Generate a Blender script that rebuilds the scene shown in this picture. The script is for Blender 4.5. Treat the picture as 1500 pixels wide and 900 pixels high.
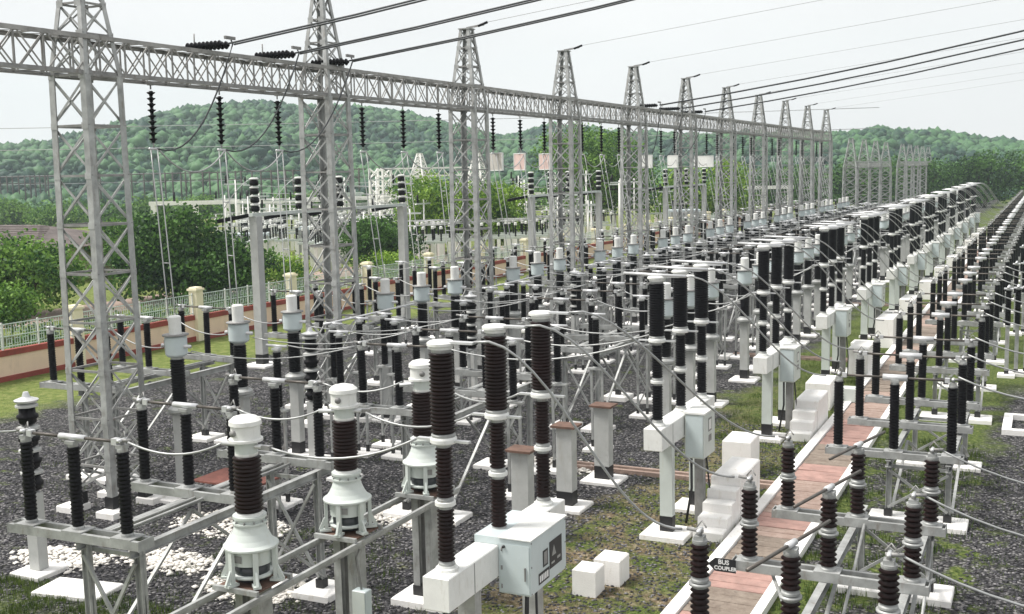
import bpy, math, random
import numpy as np
from mathutils import Vector, Matrix
random.seed(7); rng = np.random.default_rng(7)
for o in list(bpy.data.objects): bpy.data.objects.remove(o)
SC = bpy.context.scene; COL = SC.collection
PI = math.pi

# ------------------------------------------------------------------ camera, sky, sun, exposure
cam_d = bpy.data.cameras.new('camera'); cam = bpy.data.objects.new('camera', cam_d); COL.objects.link(cam)
cam_d.sensor_width = 36; cam_d.lens = 1630/1500*36; cam_d.clip_end = 4000; cam_d.clip_start = 0.1
cam.matrix_world = Matrix(((0.90111386,-0.03447926,0.43220944,0),(0.43312575,0.11732774,-0.89366453,0),
                           (-0.01989726,0.99249453,0.1206595,8.0),(0,0,0,1)))
SC.camera = cam
W = bpy.data.worlds.new('World'); SC.world = W; W.use_nodes = True
nt = W.node_tree; nt.nodes.clear()
out = nt.nodes.new('ShaderNodeOutputWorld'); bg = nt.nodes.new('ShaderNodeBackground')
sky = nt.nodes.new('ShaderNodeTexSky'); sky.sky_type = 'NISHITA'; sky.sun_disc = False
SUN_EL, SUN_AZ = math.radians(58), math.radians(-115)      # azimuth measured clockwise from +Y
sky.sun_elevation = SUN_EL; sky.sun_rotation = SUN_AZ; sky.dust_density = 4; sky.air_density = 1.0
mx = nt.nodes.new('ShaderNodeMixRGB'); mx.inputs[0].default_value = 0.955
tc = nt.nodes.new('ShaderNodeTexCoord'); mp = nt.nodes.new('ShaderNodeMapping'); mp.inputs['Scale'].default_value = (1,1,3)
nz = nt.nodes.new('ShaderNodeTexNoise'); nz.inputs['Scale'].default_value = 2.2; nz.inputs['Detail'].default_value = 5
cr = nt.nodes.new('ShaderNodeValToRGB'); cr.color_ramp.elements[0].position = .3; cr.color_ramp.elements[1].position = .75
cr.color_ramp.elements[0].color = (7.5,7.45,7.5,1); cr.color_ramp.elements[1].color = (8.6,8.5,8.45,1)
nt.links.new(tc.outputs['Generated'], mp.inputs[0]); nt.links.new(mp.outputs[0], nz.inputs[0]); nt.links.new(nz.outputs[0], cr.inputs[0])
nt.links.new(sky.outputs[0], mx.inputs[1]); nt.links.new(cr.outputs[0], mx.inputs[2])
nt.links.new(mx.outputs[0], bg.inputs[0]); bg.inputs[1].default_value = 0.076
nt.links.new(bg.outputs[0], out.inputs[0])
sd = bpy.data.lights.new('sun', 'SUN'); sd.energy = 3.1; sd.angle = math.radians(20); sd.color = (1, .96, .9)
sun = bpy.data.objects.new('sun', sd); COL.objects.link(sun)
dirv = Vector((math.sin(SUN_AZ)*math.cos(SUN_EL), math.cos(SUN_AZ)*math.cos(SUN_EL), math.sin(SUN_EL)))
sun.rotation_euler = dirv.to_track_quat('Z', 'Y').to_euler(); sun.location = (0,0,60)
SC.view_settings.view_transform = 'Standard'; SC.view_settings.look = 'None'
SC.view_settings.exposure = 0.78; SC.view_settings.gamma = 1; SC.view_settings.use_curve_mapping = False

# ------------------------------------------------------------------ materials
def mat(name, c, rough=.6, metal=0., var=.15, scale=3., bump=0., bscale=30., c2=None, dirt=None, spec=.5):
    m = bpy.data.materials.new(name); m.use_nodes = True; n = m.node_tree.nodes; l = m.node_tree.links
    b = n['Principled BSDF']; b.inputs['Roughness'].default_value = rough; b.inputs['Metallic'].default_value = metal
    b.inputs['Specular IOR Level'].default_value = spec
    g = n.new('ShaderNodeNewGeometry'); nz = n.new('ShaderNodeTexNoise'); nz.inputs['Scale'].default_value = scale; nz.inputs['Detail'].default_value = 6
    nz.inputs['Roughness'].default_value = .65
    l.new(g.outputs['Position'], nz.inputs['Vector'])
    r = n.new('ShaderNodeValToRGB'); r.color_ramp.elements[0].position = .32; r.color_ramp.elements[1].position = .68
    a = c2 if c2 else tuple(x*(1-var) for x in c); d = c if c2 else tuple(min(1, x*(1+var)) for x in c)
    r.color_ramp.elements[0].color = (*a, 1); r.color_ramp.elements[1].color = (*d, 1)
    l.new(nz.outputs[0], r.inputs[0]); last = r.outputs[0]
    if dirt:
        n2 = n.new('ShaderNodeTexNoise'); n2.inputs['Scale'].default_value = scale*2.7; n2.inputs['Roughness'].default_value=.72; n2.inputs['Detail'].default_value = 8
        mpn = n.new('ShaderNodeMapping'); mpn.inputs['Scale'].default_value = (1,1,.25)
        l.new(g.outputs['Position'], mpn.inputs[0]); l.new(mpn.outputs[0], n2.inputs[0])
        rr = n.new('ShaderNodeValToRGB'); rr.color_ramp.elements[0].position = .55; rr.color_ramp.elements[1].position = .78
        l.new(n2.outputs[0], rr.inputs[0]); mm = n.new('ShaderNodeMixRGB'); mm.inputs[2].default_value = (*dirt, 1)
        l.new(rr.outputs[0], mm.inputs[0]); l.new(last, mm.inputs[1]); last = mm.outputs[0]
    l.new(last, b.inputs['Base Color'])
    if bump:
        n3 = n.new('ShaderNodeTexNoise'); n3.inputs['Scale'].default_value = bscale; n3.inputs['Detail'].default_value = 4
        l.new(g.outputs['Position'], n3.inputs[0]); bp = n.new('ShaderNodeBump'); bp.inputs['Strength'].default_value = bump; bp.inputs['Distance'].default_value = .02
        l.new(n3.outputs[0], bp.inputs['Height']); l.new(bp.outputs[0], b.inputs['Normal'])
    return m
M = {}
M['galv'] = mat('galvanised_steel', (.35,.36,.355), .5, .25, .30, 2.6, dirt=(.18,.15,.12))
M['galvd'] = mat('weathered_steel', (.24,.24,.235), .6, .15, .3, 2.5, dirt=(.15,.12,.10))
M['galvm'] = mat('dull_beam_steel', (.30,.295,.285), .6, .15, .3, 1.8, dirt=(.13,.105,.085))
M['alu'] = mat('aluminium', (.62,.63,.64), .38, .45, .08, 5.)
M['wire'] = mat('conductor', (.36,.37,.37), .45, .4, .1, 5.)
M['dwire'] = mat('dark_conductor', (.06,.065,.07), .55, .2, .1, 5.)
M['earthw'] = mat('earth_conductor', (.35,.36,.37), .6, .2, .1, 5.)
M['blade'] = mat('switch_blade', (.10,.09,.08), .5, .4, .3, 8.)
M['porc'] = mat('brown_porcelain', (.011,.0035,.0035), .38, 0, .4, 2.0, spec=.22)
M['porcb'] = mat('black_porcelain', (.0045,.004,.006), .42, 0, .4, 2.0, spec=.18)
M['shed_glint'] = mat('shed_tip_glint', (.55,.53,.48), .7, 0, .15, 8.)  # light tone for painted glints at the shed tips
M['white'] = mat('white_enamel', (.70,.71,.69), .45, 0, .06, 5., dirt=(.50,.49,.43))
M['pale'] = mat('pale_green_enamel', (.53,.575,.55), .4, 0, .05, 3., dirt=(.50,.52,.46))
M['blue'] = mat('pale_blue_enamel', (.50,.57,.58), .4, 0, .05, 3., dirt=(.52,.58,.57))
M['lime'] = mat('whitewashed_concrete', (.84,.83,.81), .85, 0, .05, 2., .4, 40., dirt=(.60,.56,.48))
M['conc'] = mat('grey_concrete', (.42,.43,.42), .85, 0, .12, 2., .3, 50., dirt=(.33,.32,.29))
M['black'] = mat('black_bitumen_paint', (.012,.012,.014), .5, 0, .2, 6.)
M['rust'] = mat('rusty_plate', (.13,.075,.055), .8, 0, .3, 5., .3, 60.)
M['rustred'] = mat('red_oxide_plate', (.17,.06,.045), .75, 0, .3, 6.)
M['maroon'] = mat('maroon_wall_paint', (.27,.055,.042), .8, 0, .2, 1.5, dirt=(.12,.04,.03))
M['pink'] = mat('salmon_wall_paint', (.78,.60,.47), .85, 0, .07, .8, dirt=(.60,.45,.36))
M['cream'] = mat('cream_wall_paint', (.80,.74,.55), .85, 0, .08, 1.2, dirt=(.55,.50,.38))
M['grille'] = mat('green_white_railing_paint', (.46,.55,.50), .55, 0, .2, 3.)
M['brick'] = mat('red_cover_slab', (.35,.215,.185), .85, 0, .22, 3., .4, 25., dirt=(.20,.16,.14))
M['slab'] = mat('stained_cover_slab', (.27,.225,.185), .9, 0, .25, 4., .8, 18., c2=(.16,.125,.10), dirt=(.07,.055,.045))
M['slab2'] = mat('pink_grey_cover_slab', (.37,.28,.24), .9, 0, .25, 5., .8, 18., c2=(.27,.19,.155), dirt=(.11,.08,.06))
M['bark'] = mat('bark', (.07,.05,.035), .9, 0, .3, 6.)
M['roof'] = mat('weathered_tile_roof', (.115,.095,.09), .9, 0, .3, 1.2)
M['label'] = mat('black_label', (.012,.014,.018), .5, 0, .1, 5.)
M['print'] = mat('white_print', (.75,.76,.76), .6, 0, .04, 5.)
M['boardp'] = mat('pink_board', (.66,.50,.46), .7, 0, .12, 4., dirt=(.62,.34,.30))
M['boardg'] = mat('grey_board', (.50,.48,.44), .7, 0, .1, 4.)
M['rubble'] = mat('whitewashed_rubble', (.76,.73,.68), .9, 0, .15, 6.)
M['pole'] = mat('dark_pole', (.06,.05,.045), .9, 0, .3, 3.)
M['glass'] = mat('dark_opening', (.03,.035,.04), .3, 0, .1, 3.)

def foliage(name, ca, cb, scale, trans=.25, fine=4.):
    m = bpy.data.materials.new(name); m.use_nodes = True; n = m.node_tree.nodes; l = m.node_tree.links
    b = n['Principled BSDF']; b.inputs['Roughness'].default_value = .6; b.inputs['Specular IOR Level'].default_value = .25
    g = n.new('ShaderNodeNewGeometry'); nz = n.new('ShaderNodeTexNoise'); nz.inputs['Scale'].default_value = scale; nz.inputs['Detail'].default_value = 3
    l.new(g.outputs['Position'], nz.inputs[0])
    at = n.new('ShaderNodeAttribute'); at.attribute_name = 'tone'
    ad = n.new('ShaderNodeMath'); ad.operation = 'ADD'; l.new(nz.outputs[0], ad.inputs[0])
    sb = n.new('ShaderNodeMath'); sb.operation = 'MULTIPLY_ADD'; sb.inputs[1].default_value = .7; sb.inputs[2].default_value = -.35
    l.new(at.outputs['Fac'], sb.inputs[0]); l.new(sb.outputs[0], ad.inputs[1])
    n5 = n.new('ShaderNodeTexNoise'); n5.inputs['Scale'].default_value = fine; n5.inputs['Detail'].default_value = 4; n5.inputs['Roughness'].default_value=.7; l.new(g.outputs['Position'], n5.inputs[0])
    m5 = n.new('ShaderNodeMath'); m5.operation='MULTIPLY_ADD'; m5.inputs[1].default_value=1.1; m5.inputs[2].default_value=-.55; l.new(n5.outputs[0],m5.inputs[0])
    ad2 = n.new('ShaderNodeMath'); ad2.operation='ADD'; l.new(ad.outputs[0],ad2.inputs[0]); l.new(m5.outputs[0],ad2.inputs[1]); ad=ad2
    r = n.new('ShaderNodeValToRGB'); r.color_ramp.elements[0].position = .2; r.color_ramp.elements[1].position = .8
    r.color_ramp.elements[0].color = (*ca,1); r.color_ramp.elements[1].color = (*cb,1)
    l.new(ad.outputs[0], r.inputs[0]); l.new(r.outputs[0], b.inputs['Base Color'])
    if trans:
        t = n.new('ShaderNodeBsdfTranslucent'); l.new(r.outputs[0], t.inputs[0]); ms = n.new('ShaderNodeMixShader'); ms.inputs[0].default_value = trans
        l.new(b.outputs[0], ms.inputs[1]); l.new(t.outputs[0], ms.inputs[2]); l.new(ms.outputs[0], n['Material Output'].inputs[0])
    return m
M['leafd'] = foliage('dark_leaves', (.008,.034,.012), (.10,.22,.040), .8)  # wide ramp paints crown highlights and dark gaps into the leaf colour
M['leafb'] = foliage('bright_leaves', (.025,.10,.012), (.30,.46,.06), .8)
M['leafm'] = foliage('mid_leaves', (.014,.065,.014), (.20,.36,.06), .8)
M['hill'] = foliage('hill_canopy', (.004,.034,.021), (.068,.155,.060), .02, 0, .7)
M['blade_g'] = foliage('grass_blades', (.025,.06,.010), (.12,.17,.035), 1.0, .2)

# ------------------------------------------------------------------ mesh builder
class MB:
    def __init__(s): s.v=[]; s.f=[]; s.mi=[]; s.sm=[]; s.mats=[]
    def m(s, k):
        if k not in s.mats: s.mats.append(k)
        return s.mats.index(k)
    def add(s, vs, fs, k, smooth=False):
        o=len(s.v); i=s.m(k); s.v += [tuple(v) for v in vs]
        for f in fs: s.f.append(tuple(a+o for a in f)); s.mi.append(i); s.sm.append(smooth)
        return s
    def box(s, x0,x1,y0,y1,z0,z1, k, bev=0):
        if bev:
            b=bev; vs=[]; 
            for z,i in ((z0,b),(z0+b,0),(z1-b,0),(z1,b)):
                vs += [(x0+i,y0+i*0+ (b if i else 0),z),(x1-i,y0+(b if i else 0),z),(x1-i,y1-(b if i else 0),z),(x0+i,y1-(b if i else 0),z)]
            fs=[(3,2,1,0),(12,13,14,15)]
            for r in range(3):
                for j in range(4):
                    a=r*4+j; c=r*4+(j+1)%4; fs.append((a,c,c+4,a+4))
            return s.add(vs,fs,k)
        return s.add([(x0,y0,z0),(x1,y0,z0),(x1,y1,z0),(x0,y1,z0),(x0,y0,z1),(x1,y0,z1),(x1,y1,z1),(x0,y1,z1)],
                     [(3,2,1,0),(4,5,6,7),(0,1,5,4),(1,2,6,5),(2,3,7,6),(3,0,4,7)], k)
    def bar(s, a, b, w, h, k, up=(0,0,1)):
        a=Vector(a); b=Vector(b); d=(b-a).normalized(); u=Vector(up)
        if abs(d.dot(u))>.98: u=Vector((1,0,0))
        x=d.cross(u).normalized(); y=x.cross(d).normalized(); vs=[]
        for p in (a,b):
            for sx,sy in ((-1,-1),(1,-1),(1,1),(-1,1)): vs.append(p+x*sx*w/2+y*sy*h/2)
        return s.add(vs,[(3,2,1,0),(4,5,6,7),(0,1,5,4),(1,2,6,5),(2,3,7,6),(3,0,4,7)],k)
    def prism(s, poly, a, b, k):       # poly in xy, extruded between points a and b (offsets), vertical-ish
        n=len(poly); vs=[(a[0]+p[0],a[1]+p[1],a[2]) for p in poly]+[(b[0]+p[0],b[1]+p[1],b[2]) for p in poly]
        fs=[tuple(range(n))[::-1], tuple(range(n,2*n))]+[(i,(i+1)%n,(i+1)%n+n,i+n) for i in range(n)]
        return s.add(vs,fs,k)
    def tube(s, pts, r, k, seg=6, cap=True):
        pts=[Vector(p) for p in pts]; n=len(pts); vs=[]; fs=[]
        pu=None
        for i,p in enumerate(pts):
            d=(pts[min(i+1,n-1)]-pts[max(i-1,0)]).normalized()
            u=Vector((0,0,1)) if abs(d.z)<.95 else Vector((1,0,0))
            x=d.cross(u).normalized(); y=x.cross(d)
            rr = r[i] if isinstance(r,(list,tuple)) else r
            for j in range(seg):
                a=2*PI*j/seg; vs.append(p+x*math.cos(a)*rr+y*math.sin(a)*rr)
        for i in range(n-1):
            for j in range(seg): fs.append((i*seg+j,i*seg+(j+1)%seg,(i+1)*seg+(j+1)%seg,(i+1)*seg+j))
        if cap: fs += [tuple(range(seg))[::-1], tuple(range((n-1)*seg,n*seg))]
        return s.add(vs,fs,k,True)
    def lathe(s, prof, k, c=(0,0), seg=16, smooth=True):
        if smooth and not k.startswith('porc') and len(prof)>2:       # hard edges between the bands, round along the girth
            for i in range(len(prof)-1):
                (r0,z0),(r1,z1)=prof[i],prof[i+1]; vs=[(c[0]+r*math.cos(2*PI*j/seg),c[1]+r*math.sin(2*PI*j/seg),z) for r,z in ((r0,z0),(r1,z1)) for j in range(seg)]
                s.add(vs,[(j,(j+1)%seg,(j+1)%seg+seg,j+seg) for j in range(seg)],k,True)
            for (r,z),d in ((prof[0],-1),(prof[-1],1)):
                f=tuple(range(seg)); s.add([(c[0]+r*math.cos(2*PI*j/seg),c[1]+r*math.sin(2*PI*j/seg),z) for j in range(seg)],[f if d>0 else f[::-1]],k)
            return s
        vs=[]; fs=[]; n=len(prof)
        for r,z in prof:
            for j in range(seg):
                a=2*PI*j/seg; vs.append((c[0]+r*math.cos(a),c[1]+r*math.sin(a),z))
        for i in range(n-1):
            for j in range(seg): fs.append((i*seg+j,i*seg+(j+1)%seg,(i+1)*seg+(j+1)%seg,(i+1)*seg+j))
        fs += [tuple(range(seg))[::-1], tuple(range((n-1)*seg,n*seg))]
        return s.add(vs,fs,k,smooth)
    def mesh(s, name='mesh'):
        me=bpy.data.meshes.new(name); me.from_pydata([tuple(v) for v in s.v],[],s.f)
        for k in s.mats: me.materials.append(M[k])
        me.polygons.foreach_set('material_index', s.mi); me.polygons.foreach_set('use_smooth', s.sm)
        me.update(); return me

def ob(name, mb, parent=None, loc=(0,0,0), rz=0, label=None, cat=None, group=None, kind=None):
    me = mb.mesh(name) if isinstance(mb, MB) else mb
    o=bpy.data.objects.new(name, me); COL.objects.link(o); o.location=loc; o.rotation_euler=(0,0,rz)
    if parent: o.parent=parent
    tag(o,label,cat,group,kind); return o
def tag(o, label=None, cat=None, group=None, kind=None):
    if label: o['label']=label
    if cat: o['category']=cat
    if group: o['group']=group
    if kind: o['kind']=kind
    return o
def thing(name, label, cat, loc=(0,0,0), rz=0, group=None):
    o=bpy.data.objects.new(name, None); COL.objects.link(o); o.empty_display_size=.2
    o.location=loc; o.rotation_euler=(0,0,rz); return tag(o,label,cat,group)
CH = {}
def kids(o): return o.children
def dup(root, loc, rz=0, label=None, group=None, scale=None):
    def cp(o, par):
        c=o.copy(); COL.objects.link(c)
        if par: c.parent=par
        for ch in o.children: cp(ch, c)
        return c
    r=cp(root,None); r.location=loc; r.rotation_euler=(0,0,rz)
    if scale: r.scale=(scale,)*3
    if label: r['label']=label
    if group: r['group']=group
    return r
_flat={}
def flat(root, name, loc, label, group, cat=None, rz=0, scale=None):   # far copy too small to show parts: same shapes as one mesh
    if root.name not in _flat:
        vs=[]; fs=[]; mi=[]; sm=[]; mats=[]
        def go(o, mw):
            if o.type=='MESH':
                me=o.data; off=len(vs); vs.extend([tuple(mw@v.co) for v in me.vertices]); mp=[]
                for m_ in me.materials:
                    if m_ not in mats: mats.append(m_)
                    mp.append(mats.index(m_))
                for p in me.polygons:
                    fs.append(tuple(a+off for a in p.vertices)); mi.append(mp[p.material_index]); sm.append(p.use_smooth)
            for ch in o.children: go(ch, mw@ch.matrix_basis)
        go(root, Matrix.Identity(4))
        me=bpy.data.meshes.new(name); me.from_pydata(vs,[],fs)
        for m_ in mats: me.materials.append(m_)
        me.polygons.foreach_set('material_index',mi); me.polygons.foreach_set('use_smooth',sm); me.update()
        _flat[root.name]=me
    o=bpy.data.objects.new(name,_flat[root.name]); COL.objects.link(o); o.location=loc; o.rotation_euler=(0,0,rz)
    if scale: o.scale=(scale,)*3
    return tag(o,label,cat or root.get('category'),group)
ORD=['nearest','second','third','fourth','fifth','sixth','seventh','eighth','ninth','tenth','eleventh','twelfth','thirteenth','fourteenth','fifteenth','sixteenth','seventeenth','eighteenth']
PH=['front','middle','rear']

# ------------------------------------------------------------------ ground
def ground_mat():
    m=bpy.data.materials.new('yard_ground'); m.use_nodes=True; n=m.node_tree.nodes; l=m.node_tree.links
    b=n['Principled BSDF']; b.inputs['Roughness'].default_value=.9; b.inputs['Specular IOR Level'].default_value=.2
    g=n.new('ShaderNodeNewGeometry'); sp=n.new('ShaderNodeSeparateXYZ'); l.new(g.outputs['Position'],sp.inputs[0])
    def noise(sc,det=5,rough=.6):
        q=n.new('ShaderNodeTexNoise'); q.inputs['Scale'].default_value=sc; q.inputs['Detail'].default_value=det; q.inputs['Roughness'].default_value=rough
        l.new(g.outputs['Position'],q.inputs[0]); return q.outputs[0]
    def math_(op,a,c,clamp=False):
        q=n.new('ShaderNodeMath'); q.operation=op; q.use_clamp=clamp
        for i,v in enumerate((a,c)):
            if isinstance(v,(int,float)): q.inputs[i].default_value=v
            else: l.new(v,q.inputs[i])
        return q.outputs[0]
    def ramp(x,stops):
        q=n.new('ShaderNodeValToRGB'); e=q.color_ramp.elements
        while len(e)<len(stops): e.new(.5)
        for i,(p,c) in enumerate(stops): e[i].position=p; e[i].color=(*c,1) if len(c)==3 else c
        l.new(x,q.inputs[0]); return q.outputs[0]
    def mix(f,a,c):
        q=n.new('ShaderNodeMixRGB'); l.new(f,q.inputs[0]) if not isinstance(f,float) else None
        l.new(a,q.inputs[1]); l.new(c,q.inputs[2]); return q.outputs[0]
    def step(x,lo,hi):
        q=n.new('ShaderNodeMapRange'); q.inputs['From Min'].default_value=lo; q.inputs['From Max'].default_value=hi; l.new(x,q.inputs[0]); return q.outputs[0]
    big=noise(.35,4); med=noise(1.3,6,.7)
    wob=math_('MULTIPLY',math_('SUBTRACT',big,.5),5.0)
    X=math_('ADD',sp.outputs['X'],wob); Y=math_('ADD',sp.outputs['Y'],wob)
    gl=math_('MULTIPLY',step(X,-32.2,-31.2),step(X,-9.0,-9.8))          # gravel west of the breakers
    gr=math_('MULTIPLY',step(X,-1.6,-1.0),step(Y,44,41))                # gravel on the right
    gmid=math_('MULTIPLY',step(X,-4.2,-3.9),step(Y,34,32))
    gravel=math_('MAXIMUM',math_('MAXIMUM',gl,gr),math_('MULTIPLY',gmid,step(med,.40,.50)))
    gnear=step(Y,13.3,14.9)
    gravel=math_('MULTIPLY',gravel,math_('MAXIMUM',gnear,step(sp.outputs['X'],-8,-6)))
    weeds=step(med,.56,.66)
    weeds=math_('MULTIPLY',weeds,step(big,.40,.52))
    gravel=math_('MULTIPLY',gravel,math_('SUBTRACT',1.0,math_('MULTIPLY',weeds,.85)))
    v=n.new('ShaderNodeTexVoronoi'); v.inputs['Scale'].default_value=17; l.new(g.outputs['Position'],v.inputs[0])
    sv=n.new('ShaderNodeSeparateColor'); l.new(v.outputs['Color'],sv.inputs[0])
    stone=ramp(sv.outputs[0],[(0,(.014,.014,.016)),(.5,(.058,.058,.062)),(.8,(.13,.127,.13)),(1,(.33,.32,.32))])
    edge=ramp(v.outputs['Distance'],[(.25,(1,1,1)),(.75,(.25,.25,.25))])
    sm=n.new('ShaderNodeMixRGB'); sm.blend_type='MULTIPLY'; sm.inputs[0].default_value=.8; l.new(stone,sm.inputs[1]); l.new(edge,sm.inputs[2])
    fine=noise(9,7,.75)
    grass=ramp(fine,[(.32,(.014,.026,.007)),(.46,(.055,.085,.018)),(.57,(.125,.155,.040)),(.67,(.24,.24,.12)),(.76,(.45,.42,.34))])
    soil=ramp(noise(6,8,.8),[(.34,(.035,.026,.018)),(.48,(.13,.10,.06)),(.58,(.26,.21,.14)),(.68,(.50,.45,.38))])
    soilf=math_('MULTIPLY',step(noise(.9,6,.7),.43,.57),math_('MULTIPLY',math_('MULTIPLY',step(sp.outputs['X'],-14,-9),step(sp.outputs['X'],-5,-6)),step(sp.outputs['Y'],44,24)))
    gg=mix(soilf,grass,soil)
    lawn=ramp(noise(3,6),[(.3,(.075,.115,.02)),(.5,(.14,.18,.045)),(.68,(.24,.25,.09))])
    gg=mix(step(sp.outputs['X'],-30,-33),gg,lawn)
    colr=mix(gravel,gg,sm.outputs[0])
    l.new(colr,b.inputs['Base Color'])
    bh=math_('ADD',math_('MULTIPLY',v.outputs['Distance'],-1.0),math_('MULTIPLY',fine,.8))
    bp=n.new('ShaderNodeBump'); bp.inputs['Strength'].default_value=.9; bp.inputs['Distance'].default_value=.05; l.new(bh,bp.inputs['Height']); l.new(bp.outputs[0],b.inputs['Normal'])
    return m
M['ground']=ground_mat()
gm=MB(); gm.add([(-1140,-19,0),(690,-19,0),(690,1140,0),(-1140,1140,0)],[(0,1,2,3)],'ground'); ob('ground',gm,kind='structure')

# hills: polar sheet whose ridge follows the skyline
R3=np.array([[0.90111386,-0.03447926,0.43220944],[0.43312575,0.11732774,-0.89366453],[-0.01989726,0.99249453,0.1206595]])
def ray(x,y):
    r=R3@np.array([x-750,-(y-450),-1630.]); return r
SK=[(-900,225),(-400,222),(-150,214),(0,208),(60,202),(110,192),(160,178),(200,172),(260,160),(310,151),(370,143),(430,150),(500,154),(560,161),(600,165),(650,177),(690,188),(735,197),(770,190),(800,178),(850,182),(900,188),(980,190),(1060,194),(1140,192),(1215,190),(1260,190),(1282,180),(1320,185),(1360,184),(1400,190),(1440,196),(1500,202),(1600,212),(1900,222),(2600,230)]
az=[];el=[]
for x,y in SK:
    r=ray(x,y); az.append(math.atan2(r[0],r[1])); el.append(r[2]/math.hypot(r[0],r[1]))
az=np.array(az); el=np.array(el)
def hill_h(a,r):
    e=np.interp(a,az,el)
    rr=620+60*np.sin(a*9)
    H=(e*rr+8-4.5)
    t=np.clip((r-270)/(rr-270),0,1); f=t*t*(3-2*t)
    back=np.clip(1-(r-rr)/500,0,1)
    w=np.sin(a*23+r*.013)*3.0+np.sin(a*51-r*.021)*1.8+np.sin(r*.045+a*7)*1.5
    edge=np.clip(t*3,0,1)*np.clip((1-t)*2.2,0,1)
    return np.maximum(H*f,0)*np.where(r>rr,back,1)+w*edge
na,nr=620,230
A=np.linspace(-1.25,.75,na); RR=np.linspace(262,1100,nr)
AA,RG=np.meshgrid(A,RR,indexing='ij'); HH=hill_h(AA,RG)-.9+np.where(hill_h(AA,RG)>2,rng.uniform(-.9,1.5,AA.shape),0)
V=np.stack([np.sin(AA)*RG,np.cos(AA)*RG,HH],-1).reshape(-1,3)
F=[]
for i in range(na-1):
    for j in range(nr-1): q=i*nr+j; F.append((q,q+nr,q+nr+1,q+1))
me=bpy.data.meshes.new('hills'); me.from_pydata(V.tolist(),[],F); me.materials.append(M['hill']); me.polygons.foreach_set('use_smooth',[True]*len(F))
ob('hills',me,kind='structure')

def ico(sub):
    import bmesh
    bm=bmesh.new(); bmesh.ops.create_icosphere(bm,subdivisions=sub,radius=1); bm.verts.ensure_lookup_table()
    v=np.array([x.co[:] for x in bm.verts]); f=np.array([[a.index for a in x.verts] for x in bm.faces]); bm.free(); return v,f
def scatter(name, base, P, S, tone, m, smooth=True, jit=.0, squash=1.0):
    bv,bf=base; n=len(P); nv=len(bv)
    ang=rng.uniform(0,2*PI,n); c,s=np.cos(ang),np.sin(ang)
    vv=np.repeat(bv[None],n,0).copy(); vv*= (1+rng.uniform(-jit,jit,(n,nv,1)))
    x=vv[...,0]*c[:,None]-vv[...,1]*s[:,None]; y=vv[...,0]*s[:,None]+vv[...,1]*c[:,None]
    vv[...,0]=x; vv[...,1]=y; vv[...,2]*=squash
    S=np.asarray(S); vv*= S[:,None,None] if S.ndim==1 else S[:,None,:]
    vv+=P[:,None,:]
    ff=(bf[None]+ (np.arange(n)*nv)[:,None,None]).reshape(-1,bf.shape[1])
    me=bpy.data.meshes.new(name); k=bf.shape[1]; nf=len(ff)
    me.vertices.add(n*nv); me.vertices.foreach_set('co',vv.reshape(-1).astype(np.float32))
    me.loops.add(nf*k); me.loops.foreach_set('vertex_index',ff.reshape(-1).astype(np.int32))
    me.polygons.add(nf); me.polygons.foreach_set('loop_start',np.arange(0,nf*k,k,dtype=np.int32)); me.polygons.foreach_set('loop_total',np.full(nf,k,dtype=np.int32))
    me.update(calc_edges=True); me.materials.append(m)
    at=me.attributes.new('tone','FLOAT','POINT'); at.data.foreach_set('value',np.repeat(tone,nv).astype(np.float32))
    if smooth: me.polygons.foreach_set('use_smooth',[True]*nf)
    return me
# forest canopy on the hills (a far wood: one mass)
I1=ico(1)
octa=(np.array([[1,0,0],[0,1,0],[-1,0,0],[0,-1,0],[0,0,.8],[0,0,-.8]],float),np.array([[0,1,4],[1,2,4],[2,3,4],[3,0,4],[1,0,5],[2,1,5],[3,2,5],[0,3,5]]))
N=22000
a=rng.uniform(-1.05,.20,N); r=np.sqrt(rng.uniform(255**2,690**2,N))
h=hill_h(a,r); s=(.85+1.9*rng.uniform(0,1,N)**2.0)*(.7+.45*(r/600)); 
P=np.stack([np.sin(a)*r,np.cos(a)*r,h+s*.35],-1)
tone=np.clip(rng.normal(.5,.28,N)+.25*np.sin(a*30+r*.03),0,1)
ob('hill_forest',scatter('hill_forest',I1,P,s,tone,M['hill'],jit=.42,squash=.95),kind='stuff',label='dense green forest covering the hills behind the yard')

# ------------------------------------------------------------------ insulators
def shed_profile(z0,z1,r,n,core=.62):
    p=[(r*core,z0)]; d=(z1-z0)/n
    for i in range(n):
        z=z0+i*d; p+=[(r*core,z+d*.30),(r*.97,z+d*.42),(r,z+d*.50),(r*core*1.02,z+d*.88)]
    p.append((r*core,z1)); return p
def insulator(z0,z1,r,n,k='porcb',seg=14,cap='galv',core=.84):
    mb=MB(); mb.lathe(shed_profile(z0+.05,z1-.05,r,n,core),k,seg=seg)
    mb.lathe([(r*.95,z0),(r*.95,z0+.03),(r*.75,z0+.07)],cap,seg=seg)
    mb.lathe([(r*.72,z1-.07),(r*.8,z1-.03),(r*.8,z1)],cap,seg=seg)
    return mb
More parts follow.
